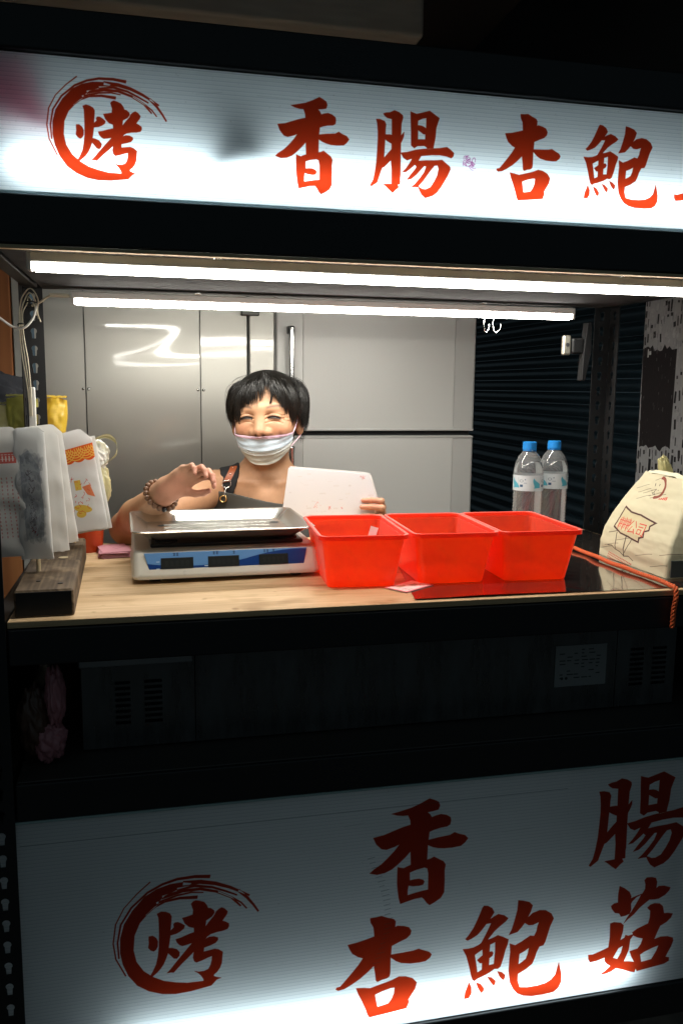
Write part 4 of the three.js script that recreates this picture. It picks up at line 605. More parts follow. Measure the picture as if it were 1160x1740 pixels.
function netMesh(f, lo, hi, cell, paint) {                    // surface nets over a signed distance
  const n = [0, 1, 2].map((i) => Math.ceil((hi[i] - lo[i]) / cell) + 1), [nx, ny, nz] = n, val = new Float32Array(nx * ny * nz).fill(1), B = 4, at = (i, j, k) => (k * ny + j) * nx + i;
  for (let k0 = 0; k0 < nz; k0 += B) for (let j0 = 0; j0 < ny; j0 += B) for (let i0 = 0; i0 < nx; i0 += B) {
    const c = f([lo[0] + (i0 + 1.5) * cell, lo[1] + (j0 + 1.5) * cell, lo[2] + (k0 + 1.5) * cell]), far = Math.abs(c) > cell * 6;
    for (let k = k0; k < Math.min(k0 + B, nz); k++) for (let j = j0; j < Math.min(j0 + B, ny); j++) for (let i = i0; i < Math.min(i0 + B, nx); i++) val[at(i, j, k)] = far ? c : f([lo[0] + i * cell, lo[1] + j * cell, lo[2] + k * cell]);
  }
  const id = new Int32Array(nx * ny * nz).fill(-1), pos = [], nor = [], col = [], ix = [], e = cell * 0.35;
  const grad = (p) => { const g = [f([p[0] + e, p[1], p[2]]) - f([p[0] - e, p[1], p[2]]), f([p[0], p[1] + e, p[2]]) - f([p[0], p[1] - e, p[2]]), f([p[0], p[1], p[2] + e]) - f([p[0], p[1], p[2] - e])], l = len(...g) || 1; return [g.map((x) => x / l), l / (2 * e)]; };
  const C = [[0, 0, 0], [1, 0, 0], [0, 1, 0], [1, 1, 0], [0, 0, 1], [1, 0, 1], [0, 1, 1], [1, 1, 1]], ED = [[0, 1], [2, 3], [4, 5], [6, 7], [0, 2], [1, 3], [4, 6], [5, 7], [0, 4], [1, 5], [2, 6], [3, 7]];
  for (let k = 0; k < nz - 1; k++) for (let j = 0; j < ny - 1; j++) for (let i = 0; i < nx - 1; i++) {
    const v = C.map((c) => val[at(i + c[0], j + c[1], k + c[2])]); let neg = 0; for (const x of v) neg += x < 0; if (!neg || neg === 8) continue;
    let s = [0, 0, 0], m = 0; for (const [a, b] of ED) if ((v[a] < 0) !== (v[b] < 0)) { const t = v[a] / (v[a] - v[b]); for (let q = 0; q < 3; q++) s[q] += C[a][q] + (C[b][q] - C[a][q]) * t; m++; }
    let p = [lo[0] + (i + s[0] / m) * cell, lo[1] + (j + s[1] / m) * cell, lo[2] + (k + s[2] / m) * cell];
    let [g, l] = grad(p); const d = clamp(f(p) / Math.max(l, 0.4), -cell * 0.6, cell * 0.6); p = p.map((x, q) => x - g[q] * d); [g] = grad(p);
    id[at(i, j, k)] = pos.length / 3; pos.push(...p); nor.push(...g); if (paint) col.push(...paint(p, g));
  }
  const quad = (a, b, c, d, fl) => { if (Math.min(a, b, c, d) < 0) return; fl ? ix.push(a, c, b, a, d, c) : ix.push(a, b, c, a, c, d); };
  for (let k = 1; k < nz - 1; k++) for (let j = 1; j < ny - 1; j++) for (let i = 1; i < nx - 1; i++) {
    const s = val[at(i, j, k)] < 0;
    if (s !== (val[at(i + 1, j, k)] < 0)) quad(id[at(i, j - 1, k - 1)], id[at(i, j, k - 1)], id[at(i, j, k)], id[at(i, j - 1, k)], !s);
    if (s !== (val[at(i, j + 1, k)] < 0)) quad(id[at(i - 1, j, k - 1)], id[at(i - 1, j, k)], id[at(i, j, k)], id[at(i, j, k - 1)], !s);
    if (s !== (val[at(i, j, k + 1)] < 0)) quad(id[at(i - 1, j - 1, k)], id[at(i, j - 1, k)], id[at(i, j, k)], id[at(i - 1, j, k)], !s);
  }
  const g = new THREE.BufferGeometry(); g.setAttribute('position', new THREE.Float32BufferAttribute(pos, 3)); g.setAttribute('normal', new THREE.Float32BufferAttribute(nor, 3)); if (paint) g.setAttribute('color', new THREE.Float32BufferAttribute(col, 3)); g.setIndex(ix); return g;
}
{
  const BX = 0.262, BD = 1.97, T = (x, h, d) => [x - BX, h + E, BD - d];      // stall measures to the woman's own axes (origin between her feet)
  const woman = thing('person', 'woman in a black top, grey apron and lowered face mask, smiling and gesturing', 'person', [BX, 0, -BD]);
  // ---- head, in its own axes: x to her left, y up, z forward
  const HC = new THREE.Vector3(...T(0.262, -0.066, 1.925)), HQ = new THREE.Quaternion().setFromEuler(new THREE.Euler(0.05, -0.34, 0.035, 'YXZ')), HI = HQ.clone().invert();
  const vtmp = new THREE.Vector3(), toHead = (p) => { vtmp.set(p[0] - HC.x, p[1] - HC.y, p[2] - HC.z).applyQuaternion(HI); return [vtmp.x, vtmp.y, vtmp.z]; }, fromHead = (p) => { const q = new THREE.Vector3(...p).applyQuaternion(HQ).add(HC); return [q.x, q.y, q.z]; };
  const skull = (q) => {
    const m = [Math.abs(q[0]), q[1], q[2]];
    let d = ell(q, [0, 0.022, -0.012], [0.0735, 0.076, 0.088]);
    d = smin(d, ell(q, [0, -0.022, 0.026], [0.063, 0.078, 0.056]), 0.03);
    d = smin(d, ell(q, [0, -0.070, 0.030], [0.045, 0.036, 0.044]), 0.03);
    d = smin(d, cone(m, [0.0, 0.023, 0.075], [0.036, 0.022, 0.062], 0.012, 0.012), 0.015);       // brow
    d = smin(d, ell(m, [0.037, -0.024, 0.054], [0.023, 0.019, 0.022]), 0.016);                    // raised cheek
    d = smax(d, -ell(m, [0.031, 0.004, 0.089], [0.019, 0.0085, 0.013]), 0.012);                   // socket
    d = smin(d, ell(m, [0.031, 0.004, 0.0665], [0.0165, 0.0115, 0.0135]), 0.006);                 // lid
    d = smin(d, cone(q, [0, 0.012, 0.075], [0, -0.026, 0.0905], 0.0088, 0.0138), 0.012);          // nose
    d = smin(d, ell(m, [0.0145, -0.029, 0.081], [0.0105, 0.0088, 0.0112]), 0.006);
    return d;
  };
  const ear = (q) => { const m = [Math.abs(q[0]), q[1], q[2]]; let d = ell(m, [0.0755, -0.008, -0.002], [0.0095, 0.03, 0.018]); d = smax(d, -ell(m, [0.083, -0.003, 0.002], [0.007, 0.016, 0.009]), 0.006); return smin(d, ell(m, [0.0745, -0.034, 0.004], [0.0075, 0.01, 0.008]), 0.008); };
  const arcY = (x, c, s) => 0.0055 * (1 - ((x - 0.031) / 0.0155) ** 2);
  const headSDF = (q) => {
    let d = smin(skull(q), ear(q), 0.006); const ax = Math.abs(q[0]);
    if (q[2] > 0.03 && d < 0.012) {
      if (ax > 0.012 && ax < 0.05) { const t = clamp((ax - 0.014) / 0.034, 0, 1), ly = 0.0005 + 0.0045 * Math.sin(Math.PI * t) - 0.002 * t; d += 0.0022 * Math.exp(-(((q[1] - ly) / 0.0013) ** 2)); d += 0.001 * Math.exp(-(((q[1] - ly - 0.0075) / 0.0016) ** 2)); d += 0.0009 * Math.exp(-(((q[1] - ly + 0.0095) / 0.0016) ** 2)); }
      if (ax > 0.044 && ax < 0.066) for (const s of [-0.35, 0, 0.4]) d += 0.0008 * Math.exp(-(((q[1] - 0.0 - s * (ax - 0.036)) / 0.0011) ** 2));                   // laughter lines
      d += 0.0016 * Math.exp(-(((len(q[0] * 0.8, q[1] + 0.03) - 0.034) / 0.0028) ** 2)) * sstep(-q[1], 0.025, 0.045);                                         // fold beside the nose
      d += 0.003 * Math.exp(-((len(ax - 0.0072, q[1] + 0.0345) / 0.0032) ** 2));                                                                             // nostril
    }
    return d;
  };
  // ---- body
  const NB = T(0.262, -0.22, 1.962), RS = T(0.118, -0.24, 1.945), LS = T(0.408, -0.25, 1.97);
  const RE = T(-0.052, -0.292, 1.765), RW = T(0.027, -0.19, 1.575), LE = T(0.49, -0.42, 1.955), LW = T(0.507, -0.318, 1.862);
  const torso = (p) => {
    let d = ell(p, T(0.262, -0.345, 1.975), [0.133, 0.155, 0.085]);
    d = smin(d, cone(p, NB, T(0.13, -0.232, 1.958), 0.046, 0.036), 0.035); d = smin(d, cone(p, NB, T(0.396, -0.242, 1.965), 0.046, 0.036), 0.035);
    d = smin(d, cone(p, T(0.262, -0.222, 1.935), T(0.262, -0.28, 1.925), 0.035, 0.045), 0.06);
    d = smin(d, ell(p, T(0.205, -0.37, 1.905), [0.056, 0.055, 0.045]), 0.04); d = smin(d, ell(p, T(0.318, -0.37, 1.907), [0.056, 0.055, 0.045]), 0.04);
    d = smin(d, ell(p, T(0.262, -0.52, 1.98), [0.125, 0.16, 0.095]), 0.05); d = smin(d, ell(p, T(0.262, -0.66, 1.99), [0.155, 0.13, 0.112]), 0.06);
    return d;
  };
  const legs = (p) => { let d = 1; for (const s of [-1, 1]) { const x = 0.262 + s * 0.078; d = Math.min(d, smin(cone(p, T(x, -0.72, 1.985), T(x, -1.06, 1.975), 0.082, 0.054), cone(p, T(x, -1.06, 1.975), T(x, -1.385, 1.99), 0.054, 0.035), 0.03)); } return d; };
  const neck = (p) => cone(p, fromHead([0, -0.05, -0.012]), NB, 0.047, 0.05);
  const arms = (p) => Math.min(smin(cone(p, RS, RE, 0.045, 0.034), smin(cone(p, RE, [lerp(RE[0], RW[0], 0.3), lerp(RE[1], RW[1], 0.3), lerp(RE[2], RW[2], 0.3)], 0.034, 0.037), cone(p, [lerp(RE[0], RW[0], 0.3), lerp(RE[1], RW[1], 0.3), lerp(RE[2], RW[2], 0.3)], RW, 0.037, 0.0235), 0.01), 0.012), smin(cone(p, LS, LE, 0.045, 0.035), cone(p, LE, LW, 0.036, 0.0235), 0.015));
  // ---- hands: chains of tapered bones rooted in the palm
  function hand(W, aim, palm, thumbSide, curls, scale, thumbDir) {
    const a = new THREE.Vector3(...aim).normalize(), n = new THREE.Vector3(...palm); n.addScaledVector(a, -n.dot(a)).normalize(); const b = (thumbSide > 0 ? a.clone().cross(n) : n.clone().cross(a)), w = new THREE.Vector3(...W), S = scale;
    const at = (x, y, z) => w.clone().addScaledVector(b, x * S).addScaledVector(a, y * S).addScaledVector(n, z * S), palmB = [], fing = [];
    const K = [[0.028, 0.084], [0.0095, 0.088], [-0.0095, 0.084], [-0.027, 0.074]], Ls = [[0.042, 0.025, 0.02], [0.046, 0.028, 0.021], [0.042, 0.026, 0.02], [0.033, 0.02, 0.018]], R0 = [0.0085, 0.0087, 0.0083, 0.0074];
    K.forEach(([x, y], i) => {
      palmB.push([at(x * 0.55, 0.004, 0).toArray(), at(x, y, -0.002).toArray(), 0.0145 * S, 0.0105 * S]);
      let p = at(x, y, -0.002), ang = 0, spread = x * 1.6; const f = [];
      for (let j = 0; j < 3; j++) { ang += curls[i][j]; const dir = a.clone().multiplyScalar(Math.cos(ang)).addScaledVector(n, Math.sin(ang)).addScaledVector(b, spread * Math.cos(ang)).normalize(), q = p.clone().addScaledVector(dir, Ls[i][j] * S); f.push([p.toArray(), q.toArray(), R0[i] * S * (1 - 0.09 * j), R0[i] * S * (0.93 - 0.11 * j)]); p = q; }
      fing.push(f);
    });
    palmB.push([at(0.018, 0.014, 0.007).toArray(), at(0.03, 0.038, 0.012).toArray(), 0.0155 * S, 0.0125 * S], [at(-0.016, 0.012, 0.006).toArray(), at(-0.024, 0.05, 0.006).toArray(), 0.0125 * S, 0.0115 * S]);
    { let p = at(0.029, 0.034, 0.011); const f = []; thumbDir.forEach(([x, y, z], j) => { const d = b.clone().multiplyScalar(x).addScaledVector(a, y).addScaledVector(n, z).normalize(), q = p.clone().addScaledVector(d, [0.034, 0.027, 0.02][j] * S); f.push([p.toArray(), q.toArray(), [0.0118, 0.0098, 0.009][j] * S, [0.0098, 0.009, 0.0072][j] * S]); p = q; }); fing.push(f); }
    const sdf = (q) => { let d = 1; for (const o of palmB) d = smin(d, cone(q, ...o), 0.012); let e = 1; for (const f of fing) { let c = 1; for (const o of f) c = smin(c, cone(q, ...o), 0.003); e = Math.min(e, c); } return smin(d, e, 0.005); };
    return { sdf, tips: fing.map((f) => f[2]), w, a, n, b, at };
  }
  const cu = (x, y, z) => [x, y, z];
  const RH = hand(RW, [0.78, 0.55, 0.3], [0.12, -0.52, 0.85], 1, [cu(0.55, 0.75, 0.4), cu(0.5, 0.75, 0.4), cu(0.45, 0.78, 0.4), cu(0.4, 0.85, 0.45)], 0.69, [[0.4, 0.75, 0.55], [0.05, 0.85, 0.5], [-0.1, 0.9, 0.4]]);
  const LH = hand(LW, [-0.10, 0.40, 0.9], [-0.98, 0.12, -0.05], -1, [cu(0.18, 1.35, 0.3), cu(0.15, 1.4, 0.3), cu(0.2, 1.4, 0.3), cu(0.3, 1.4, 0.3)], 0.9, [[0.8, 0.5, 0.3], [0.5, 0.7, 0.5], [0.3, 0.8, 0.5]]);
  const limbs = (p) => smin(torso(p), arms(p), 0.022);
  const whole = (p) => { let d = smin(limbs(p), neck(p), 0.028); if (p[1] < 1) d = smin(d, legs(p), 0.04); return d; };
  const neckFront = (p) => { // collar bones and the hollow between them
    let d = whole(p); const q = [p[0] - T(0.255, 0, 0)[0], p[1] - E + 0.235, p[2]]; if (Math.abs(q[0]) < 0.12 && Math.abs(q[1]) < 0.05 && d < 0.02 && p[2] > 0) { d -= 0.0028 * Math.exp(-(((q[1] - 0.012 - Math.abs(q[0]) * 0.16) / 0.008) ** 2)) * sstep(Math.abs(q[0]), 0.012, 0.03); d += 0.004 * Math.exp(-(len(q[0], q[1] - 0.012) ** 2) / 0.00022); } return d; };
  const speck = (p, k) => 1 + k * fbm(p[0] * 55, p[1] * 55, p[2] * 55) + k * 0.9 * noise(p[0] * 260, p[1] * 260, p[2] * 260);
  const skinTone = (p) => { const k = speck(p, 0.09); return [0.485 * k, 0.26 * k, 0.142 * k]; };
  const faceTone = (p) => {
    const q = toHead(p), ax = Math.abs(q[0]), k = speck(p, 0.09); let c = [0.485 * k, 0.26 * k, 0.142 * k];
    const mix = (o, t) => { c = c.map((x, i) => lerp(x, o[i], clamp(t, 0, 1))); };
    if (q[2] > 0.02) {
      mix([0.52, 0.19, 0.11], 0.45 * Math.exp(-((len(ax - 0.042, q[1] + 0.022) / 0.016) ** 2)) + 0.25 * Math.exp(-((len(q[0], q[1] + 0.027) / 0.012) ** 2)));
      const t = clamp((ax - 0.014) / 0.034, 0, 1), ly = 0.0005 + 0.0045 * Math.sin(Math.PI * t) - 0.002 * t;
      if (ax > 0.0155 && ax < 0.0465) mix([0.012, 0.008, 0.007], 1.6 * Math.exp(-(((q[1] - ly) / (0.0024 + 0.0014 * Math.sin(Math.PI * t))) ** 2)) * sstep(ax, 0.0155, 0.019) * (1 - sstep(ax, 0.043, 0.0465)));
      const by = 0.0235 + 0.0045 * Math.sin(clamp((ax - 0.012) / 0.04, 0, 1) * 2.5); if (ax > 0.012 && ax < 0.055) mix([0.07, 0.04, 0.028], 0.75 * Math.exp(-(((q[1] - by) / 0.0029) ** 2)) * sstep(ax, 0.012, 0.02) * (1 - sstep(ax, 0.045, 0.055)));
      mix([0.12, 0.045, 0.03], 0.9 * Math.exp(-((len((ax - 0.0072) / 1.3, q[1] + 0.0345) / 0.0026) ** 2)) * (q[2] > 0.07 ? 1 : 0));
    }
    return c;
  };
  const skin = phys({ color: lin(1, 1, 1), vertexColors: true, roughness: 0.55, sheen: 0.15, sheenRoughness: 0.5, sheenColor: lin(0.9, 0.6, 0.45) });
  const joined = (p) => { const b = neckFront(p); return p[1] > E - 0.27 && b < 0.2 ? smin(b, headSDF(toHead(p)), 0.022) : b; };
  const headWorld = (p) => smax((p[1] > E - 0.245 ? smin(neckFront(p), headSDF(toHead(p)), 0.022) : 1) + 0.0016 * sstep(E - p[1], 0.2, 0.222), E - 0.224 - p[1], 0.001);
  const bodyCut = (p) => smax(joined(p) + 0.0016 * sstep(p[1] - E, -0.22, -0.198), p[1] - (E - 0.19), 0.001);                         // below the neck; the head grid takes over
  const reach = (h, s) => (p) => { const k = (p[0] - h.w.x) * h.a.x + (p[1] - h.w.y) * h.a.y + (p[2] - h.w.z) * h.a.z, far = len(p[0] - h.w.x, p[1] - h.w.y, p[2] - h.w.z); return smax(smin(h.sdf(p), smax(arms(p), far - 0.05, 0.004), 0.012), -k - 0.03, 0.001); };
  const around = (h, r) => [h.w.clone().addScaledVector(h.a, 0.06).toArray().map((x) => x - r), h.w.clone().addScaledVector(h.a, 0.06).toArray().map((x) => x + r)];
  const handTone = (h) => (p) => { const k = speck(p, 0.1); let c = [0.5 * k, 0.26 * k, 0.15 * k]; for (const f of h.tips) { const d = len(p[0] - f[1][0], p[1] - f[1][1], p[2] - f[1][2]), t = Math.exp(-((d / 0.012) ** 2)); c = [lerp(c[0], 0.66, 0.5 * t), lerp(c[1], 0.30, 0.5 * t), lerp(c[2], 0.22, 0.5 * t)]; } const s = (p[0] - h.w.x) * h.n.x + (p[1] - h.w.y) * h.n.y + (p[2] - h.w.z) * h.n.z; const q = sstep(s, 0.004, 0.014); return [lerp(c[0], 0.58, q * 0.5), lerp(c[1], 0.23, q * 0.6), lerp(c[2], 0.145, q * 0.6)]; };
  const pieces = [netMesh(bodyCut, T(-0.12, -1.44, 2.13), T(0.6, -0.165, 1.54), 0.006, skinTone), netMesh(headWorld, fromHead([0, 0, 0]).map((x, i) => x - [0.125, 0.17, 0.135][i]), fromHead([0, 0, 0]).map((x, i) => x + [0.125, 0.13, 0.135][i]), 0.0019, faceTone)];
  for (const h of [RH, LH]) pieces.push(netMesh(reach(h), ...around(h, 0.125), 0.0024, handTone(h)));
  const plain = (g) => { g.setAttribute('uv', new THREE.Float32BufferAttribute(new Float32Array(g.attributes.position.count * 2), 2)); return g; };
  part('body', mergeGeometries(pieces.map(plain)), skin, woman);
  // ---- clothes, cut from shells just outside the body
  const X = (p) => p[0] + BX, Hh = (p) => p[1] - E, fabricBump = pixels(128, 128, grey((u, v) => 0.5 + 0.5 * noise(u * 90, v * 90)), false);
  const strapL = (p) => { const h = Hh(p), c = lerp(0.152, 0.178, sstep(h, -0.29, -0.17)); return Math.abs(X(p) - c) - 0.021; }, strapR = (p) => { const h = Hh(p), i = lerp(0.285, 0.352, sstep(h, -0.285, -0.175)), o = 0.392; return Math.max(i - X(p), X(p) - o); };
  const topCut = (p) => Math.min(Math.hypot(Math.max(0, 0), 0) + Hh(p) + 0.285, Math.min(strapL(p), strapR(p)));
  const tank = (p) => smax(smax(Math.min(smin(torso(p), neck(p), 0.028)) - 0.0045, topCut(p), 0.002), -(Hh(p) + 0.72), 0.002);
  part('tank_top', netMesh((p) => Math.max(tank(p), -(torso(p) + 0.02)), T(0.09, -0.74, 2.1), T(0.43, -0.15, 1.84), 0.0045), std({ color: lin(0.011, 0.011, 0.012), roughness: 0.85 }), woman);
  part('trousers', netMesh((p) => Math.max(smin(torso(p), legs(p), 0.05) - 0.008, Math.max(Hh(p) + 0.6, -(Hh(p) + 1.37))), T(0.06, -1.4, 2.15), T(0.46, -0.58, 1.85), 0.009), std({ color: lin(0.03, 0.032, 0.04), roughness: 0.9 }), woman);
  for (const s of [-1, 1]) part('shoe', netMesh((p) => Math.max(smin(ell(p, T(0.262 + s * 0.078, -1.405, 1.985), [0.042, 0.05, 0.06]), ell(p, T(0.262 + s * 0.082, -1.42, 1.91), [0.045, 0.036, 0.085]), 0.03), -(Hh(p) + 1.449)), T(0.262 + s * 0.078 - 0.07, -1.46, 2.07), T(0.262 + s * 0.078 + 0.07, -1.33, 1.8), 0.006), M.rubber, woman);
  const apTop = (p) => Hh(p) + 0.237 + 0.20 * (X(p) - 0.155);
  const apron = part('apron', netMesh((p) => Math.max(smin(torso(p), legs(p) + 0.01, 0.09) - 0.0125, apTop(p), -(Hh(p) + 1.05), Math.abs(X(p) - 0.258) - 0.128 - 0.05 * sstep(-Hh(p), 0.32, 0.5), 0.005 - p[2], -(smin(torso(p), legs(p) + 0.01, 0.09) - 0.0065)), T(0.04, -1.08, 2.0), T(0.46, -0.2, 1.8), 0.004), std({ color: lin(0.052, 0.05, 0.042), roughness: 0.55 }), woman);
  const leather = std({ color: lin(0.36, 0.085, 0.022), roughness: 0.45 });
  const onFront = (x, h, off) => { let d = 1.80; for (let i = 0; i < 60; i++) { const s = smin(torso(T(x, h, d)), neck(T(x, h, d)), 0.028) - off; if (s < 0.0004) break; d += Math.max(0.0006, s * 0.8); } return T(x, h, d); };
  const ribbon = (pts, wv, th) => grid(2, pts.length - 1, (u, v) => { const i = Math.round(v * (pts.length - 1)), p = pts[i]; return [p[0] + (u - 0.5) * wv, p[1] + (u - 0.5) * wv * 0.12, p[2] + th]; });
  const sp = []; for (let i = 0; i <= 10; i++) { const k = i / 10; sp.push(onFront(lerp(0.186, 0.166, k), lerp(-0.182, -0.216, k), 0.006)); }
  const back = []; for (let i = 0; i <= 10; i++) back.push(i);
  const strap = part('leather_strap', ribbon(sp, 0.0165, 0.0012), leather, apron);
  part('leather_strap_back', ribbon(sp, 0.0165, -0.0006), leather, apron);
  for (const k of [1, 5]) part('stud', new THREE.SphereGeometry(0.0017, 10, 8), M.chrome, apron, [sp[k][0], sp[k][1], sp[k][2] + 0.002]);
  const e = sp[10], ring = onFront(0.158, -0.254, 0.014);
  part('buckle_ring', tube([[e[0] - 0.008, e[1] + 0.002, e[2] + 0.002], [e[0] - 0.0095, e[1] - 0.008, e[2] + 0.003], [e[0], e[1] - 0.013, e[2] + 0.004], [e[0] + 0.0095, e[1] - 0.007, e[2] + 0.003], [e[0] + 0.008, e[1] + 0.003, e[2] + 0.002], [e[0] - 0.008, e[1] + 0.002, e[2] + 0.002]], 0.0012, 40, 6), M.chrome, apron);
  part('snap_hook', tube([[e[0], e[1] - 0.012, e[2] + 0.004], [lerp(e[0], ring[0], 0.5), lerp(e[1], ring[1], 0.5) - 0.002, lerp(e[2], ring[2], 0.5) + 0.003], [ring[0] + 0.002, ring[1] + 0.007, ring[2] + 0.001]], 0.0016, 16, 8), M.chrome, apron);
  part('eyelet', new THREE.TorusGeometry(0.0072, 0.0019, 10, 30), M.gold, apron, [ring[0], ring[1], ring[2] - 0.0005], [-0.1, -0.3, 0]);
  // ---- bead bracelet round the raised wrist
  const beads = [], bc = new THREE.Vector3(...RE).lerp(new THREE.Vector3(...RW), 0.86), ax2 = new THREE.Vector3(...RW).sub(new THREE.Vector3(...RE)).normalize(), u1 = new THREE.Vector3(0, 1, 0).cross(ax2).normalize(), u2 = ax2.clone().cross(u1);
  for (let i = 0; i < 19; i++) { const a = i / 19 * 6.283; beads.push(new THREE.SphereGeometry(0.0054, 12, 10).translate(...bc.clone().addScaledVector(u1, 0.0305 * Math.cos(a)).addScaledVector(u2, 0.0305 * Math.sin(a)).addScaledVector(ax2, -0.008 * Math.sin(a + 0.6)).toArray())); }
  const bead = beads.splice(14, 1)[0];
  part('bracelet', join(beads), std({ color: lin(0.16, 0.075, 0.035), roughness: 0.45 }), woman); part('black_bead', bead, std({ color: lin(0.012, 0.012, 0.012), roughness: 0.2 }), woman);
  // ---- face mask pulled down under the nose
  const rad = (phi, y) => { const yy = Math.max(y, -0.088); let r = 0.16; for (let i = 0; i < 50; i++) { const d = skull([Math.sin(phi) * r, yy, Math.cos(phi) * r]); if (d < 0.0003) break; r -= d * 0.9; } return r; };
  const topY = (s) => -0.0385 + 0.006 * Math.abs(s) ** 1.5, botY = (s) => -0.1035 + 0.036 * Math.abs(s) ** 2.2, PH = 1.0;
  const prof2 = new Float32Array(41 * 41); for (let i = 0; i <= 40; i++) for (let j = 0; j <= 40; j++) { const s = i / 20 - 1, y = lerp(topY(s), botY(s), j / 40); prof2[j * 41 + i] = rad(s * PH, y); }
  for (let pass = 0; pass < 5; pass++) { const o = prof2.slice(); for (let j = 0; j <= 40; j++) for (let i = 1; i < 40; i++) prof2[j * 41 + i] = Math.max(o[j * 41 + i] - 0.0004, (o[j * 41 + i - 1] + o[j * 41 + i + 1] + o[Math.max(0, j - 1) * 41 + i] + o[Math.min(40, j + 1) * 41 + i]) / 4); }
  const maskAt = (s, t, off) => { const i = clamp((s + 1) * 20, 0, 39.999), j = clamp(t * 40, 0, 39.999), i0 = Math.floor(i), j0 = Math.floor(j), fi = i - i0, fj = j - j0, g = (a, b) => prof2[b * 41 + a], r = lerp(lerp(g(i0, j0), g(i0 + 1, j0), fi), lerp(g(i0, j0 + 1), g(i0 + 1, j0 + 1), fi), fj) + off - 0.014 * Math.max(0, t - 0.8) * (1 - s * s), y = lerp(topY(s), botY(s), t); return fromHead([Math.sin(s * PH) * r, y, Math.cos(s * PH) * r]); };
  const cloth = (r, g, b) => phys({ color: lin(r, g, b), roughness: 0.85, sheen: 0.3, sheenRoughness: 0.6, transmission: 0.15, thickness: 0 });
  const mask = new THREE.Group(); mask.name = 'face_mask'; woman.add(mask);
  const strip = (name, t0, t1, o0, o1, m, seed2) => part(name, grid(60, 16, (u, v) => { const s = u * 2 - 1; return maskAt(s, lerp(t0, t1, v), lerp(o0, o1, v) + 0.0011 * fbm(s * 4 + seed2, v * 3, seed2) + 0.0006 * Math.sin(v * 14 + s * 3)); }), m, mask);
  strip('upper_pleat', 0.0, 0.5, 0.004, 0.0075, cloth(0.56, 0.66, 0.74), 2); strip('middle_pleat', 0.44, 0.66, 0.005, 0.0062, cloth(0.62, 0.66, 0.64), 5); strip('lower_pleat', 0.62, 1.0, 0.0042, 0.0035, cloth(0.66, 0.66, 0.58), 8);
  strip('edge_band', -0.015, 0.085, 0.0055, 0.0058, cloth(0.78, 0.55, 0.66), 1);
  const loopM = std({ color: lin(0.82, 0.58, 0.66), roughness: 0.8 });
  for (const s of [-1, 1]) { const c0 = maskAt(s * 0.99, 0.03, 0.005), c1 = maskAt(s * 0.99, 0.93, 0.005), e0 = fromHead([s * 0.079, 0.006, -0.006]), e1 = fromHead([s * 0.0835, -0.012, -0.021]), e2 = fromHead([s * 0.079, -0.038, -0.004]); part('ear_loop', tube([c0, e0, e1, e2, c1], 0.00125, 40, 6), loopM, mask); }
  // ---- hair: a dark cap under many fine tapering locks
  const hairM = std({ color: lin(0.011, 0.0095, 0.008), roughness: 0.38 });
  const hairline = (q) => { const az = Math.atan2(q[0], q[2]); return az; };
  const cover = (q) => { const az = Math.abs(Math.atan2(q[0], q[2])); return az < 0.62 ? lerp(0.082, 0.066, az / 0.62) : az < 1.1 ? lerp(0.066, 0.006, (az - 0.62) / 0.48) : az < 1.6 ? lerp(0.006, -0.006, (az - 1.1) / 0.5) : lerp(-0.006, -0.075, sstep(az, 1.6, 2.3)); };
  part('hair_cap', netMesh((p) => { const q = toHead(p); return smax(ell(q, [0, 0.026, -0.012], [0.083, 0.079, 0.096]), cover(q) - q[1], 0.01); }, fromHead([0, 0, 0]).map((x) => x - 0.125), fromHead([0, 0, 0]).map((x) => x + 0.125), 0.004), hairM, woman);
  const locks = [], crown = new THREE.Vector3(0.014, 0.085, -0.03);
  const lock = (az, az0, endY, lift, wig, thick, flick) => {
    const pts = [], n = 9, top = rr(0, 0.45);
    for (let i = 0; i <= n; i++) {
      const k = i / n, th = lerp(0.1 + top * 0.5, 1, k);             // 0 at the crown, 1 at the tip
      const y = lerp(0.095, endY, th ** 1.5), yy = clamp((y - 0.024) / 0.080, -1, 1), horiz = Math.sqrt(Math.max(0.02, 1 - Math.max(0, yy) ** 2)), rx = 0.0775, rz = 0.091;
      const ins = y < 0.0 ? 1 - (0.0 - y) * (az < 0 ? 3.0 : 1.4) : 1, w = lift * (0.5 + 0.5 * k) + 0.008 * Math.sin(Math.PI * Math.min(1, k * 1.05)) + flick * k ** 4, azk = lerp(az0, az, k ** 0.8) + wig * Math.sin(k * 4.2 + az * 9) * 0.07 * k;
      const blend = sstep(k, 0, 0.4), px = Math.sin(azk) * (rx * horiz * ins + w), pz = Math.cos(azk) * (rz * horiz * ins + w) - 0.012;
      pts.push(new THREE.Vector3(lerp(crown.x, px, blend * 0.5 + 0.5), y + w * Math.max(0, yy) * 0.9, lerp(crown.z, pz, blend * 0.5 + 0.5)));
    }
    const c = new THREE.CatmullRomCurve3(pts), m = 14, P = [], I = [];
    for (let i = 0; i <= m; i++) { const p = c.getPoint(i / m), t = c.getTangent(i / m), s = new THREE.Vector3(-p.x, 0, -p.z).normalize().cross(t).normalize(), o = t.clone().cross(s), r = thick * (i < m * 0.6 ? 1 : 1 - (i / m - 0.6) / 0.4 * 0.95); for (let q = 0; q < 4; q++) { const a = q * Math.PI / 2; P.push(...fromHead(p.clone().addScaledVector(s, Math.cos(a) * r).addScaledVector(o, Math.sin(a) * r * 0.5).toArray())); } }
    for (let i = 0; i < m; i++) for (let q = 0; q < 4; q++) { const a = i * 4 + q, b = i * 4 + (q + 1) % 4, d = a + 4, f = b + 4; I.push(a, b, f, a, f, d); }
    const g = new THREE.BufferGeometry(); g.setAttribute('position', new THREE.Float32BufferAttribute(P, 3)); g.setIndex(I); g.computeVertexNormals(); return g;
  };
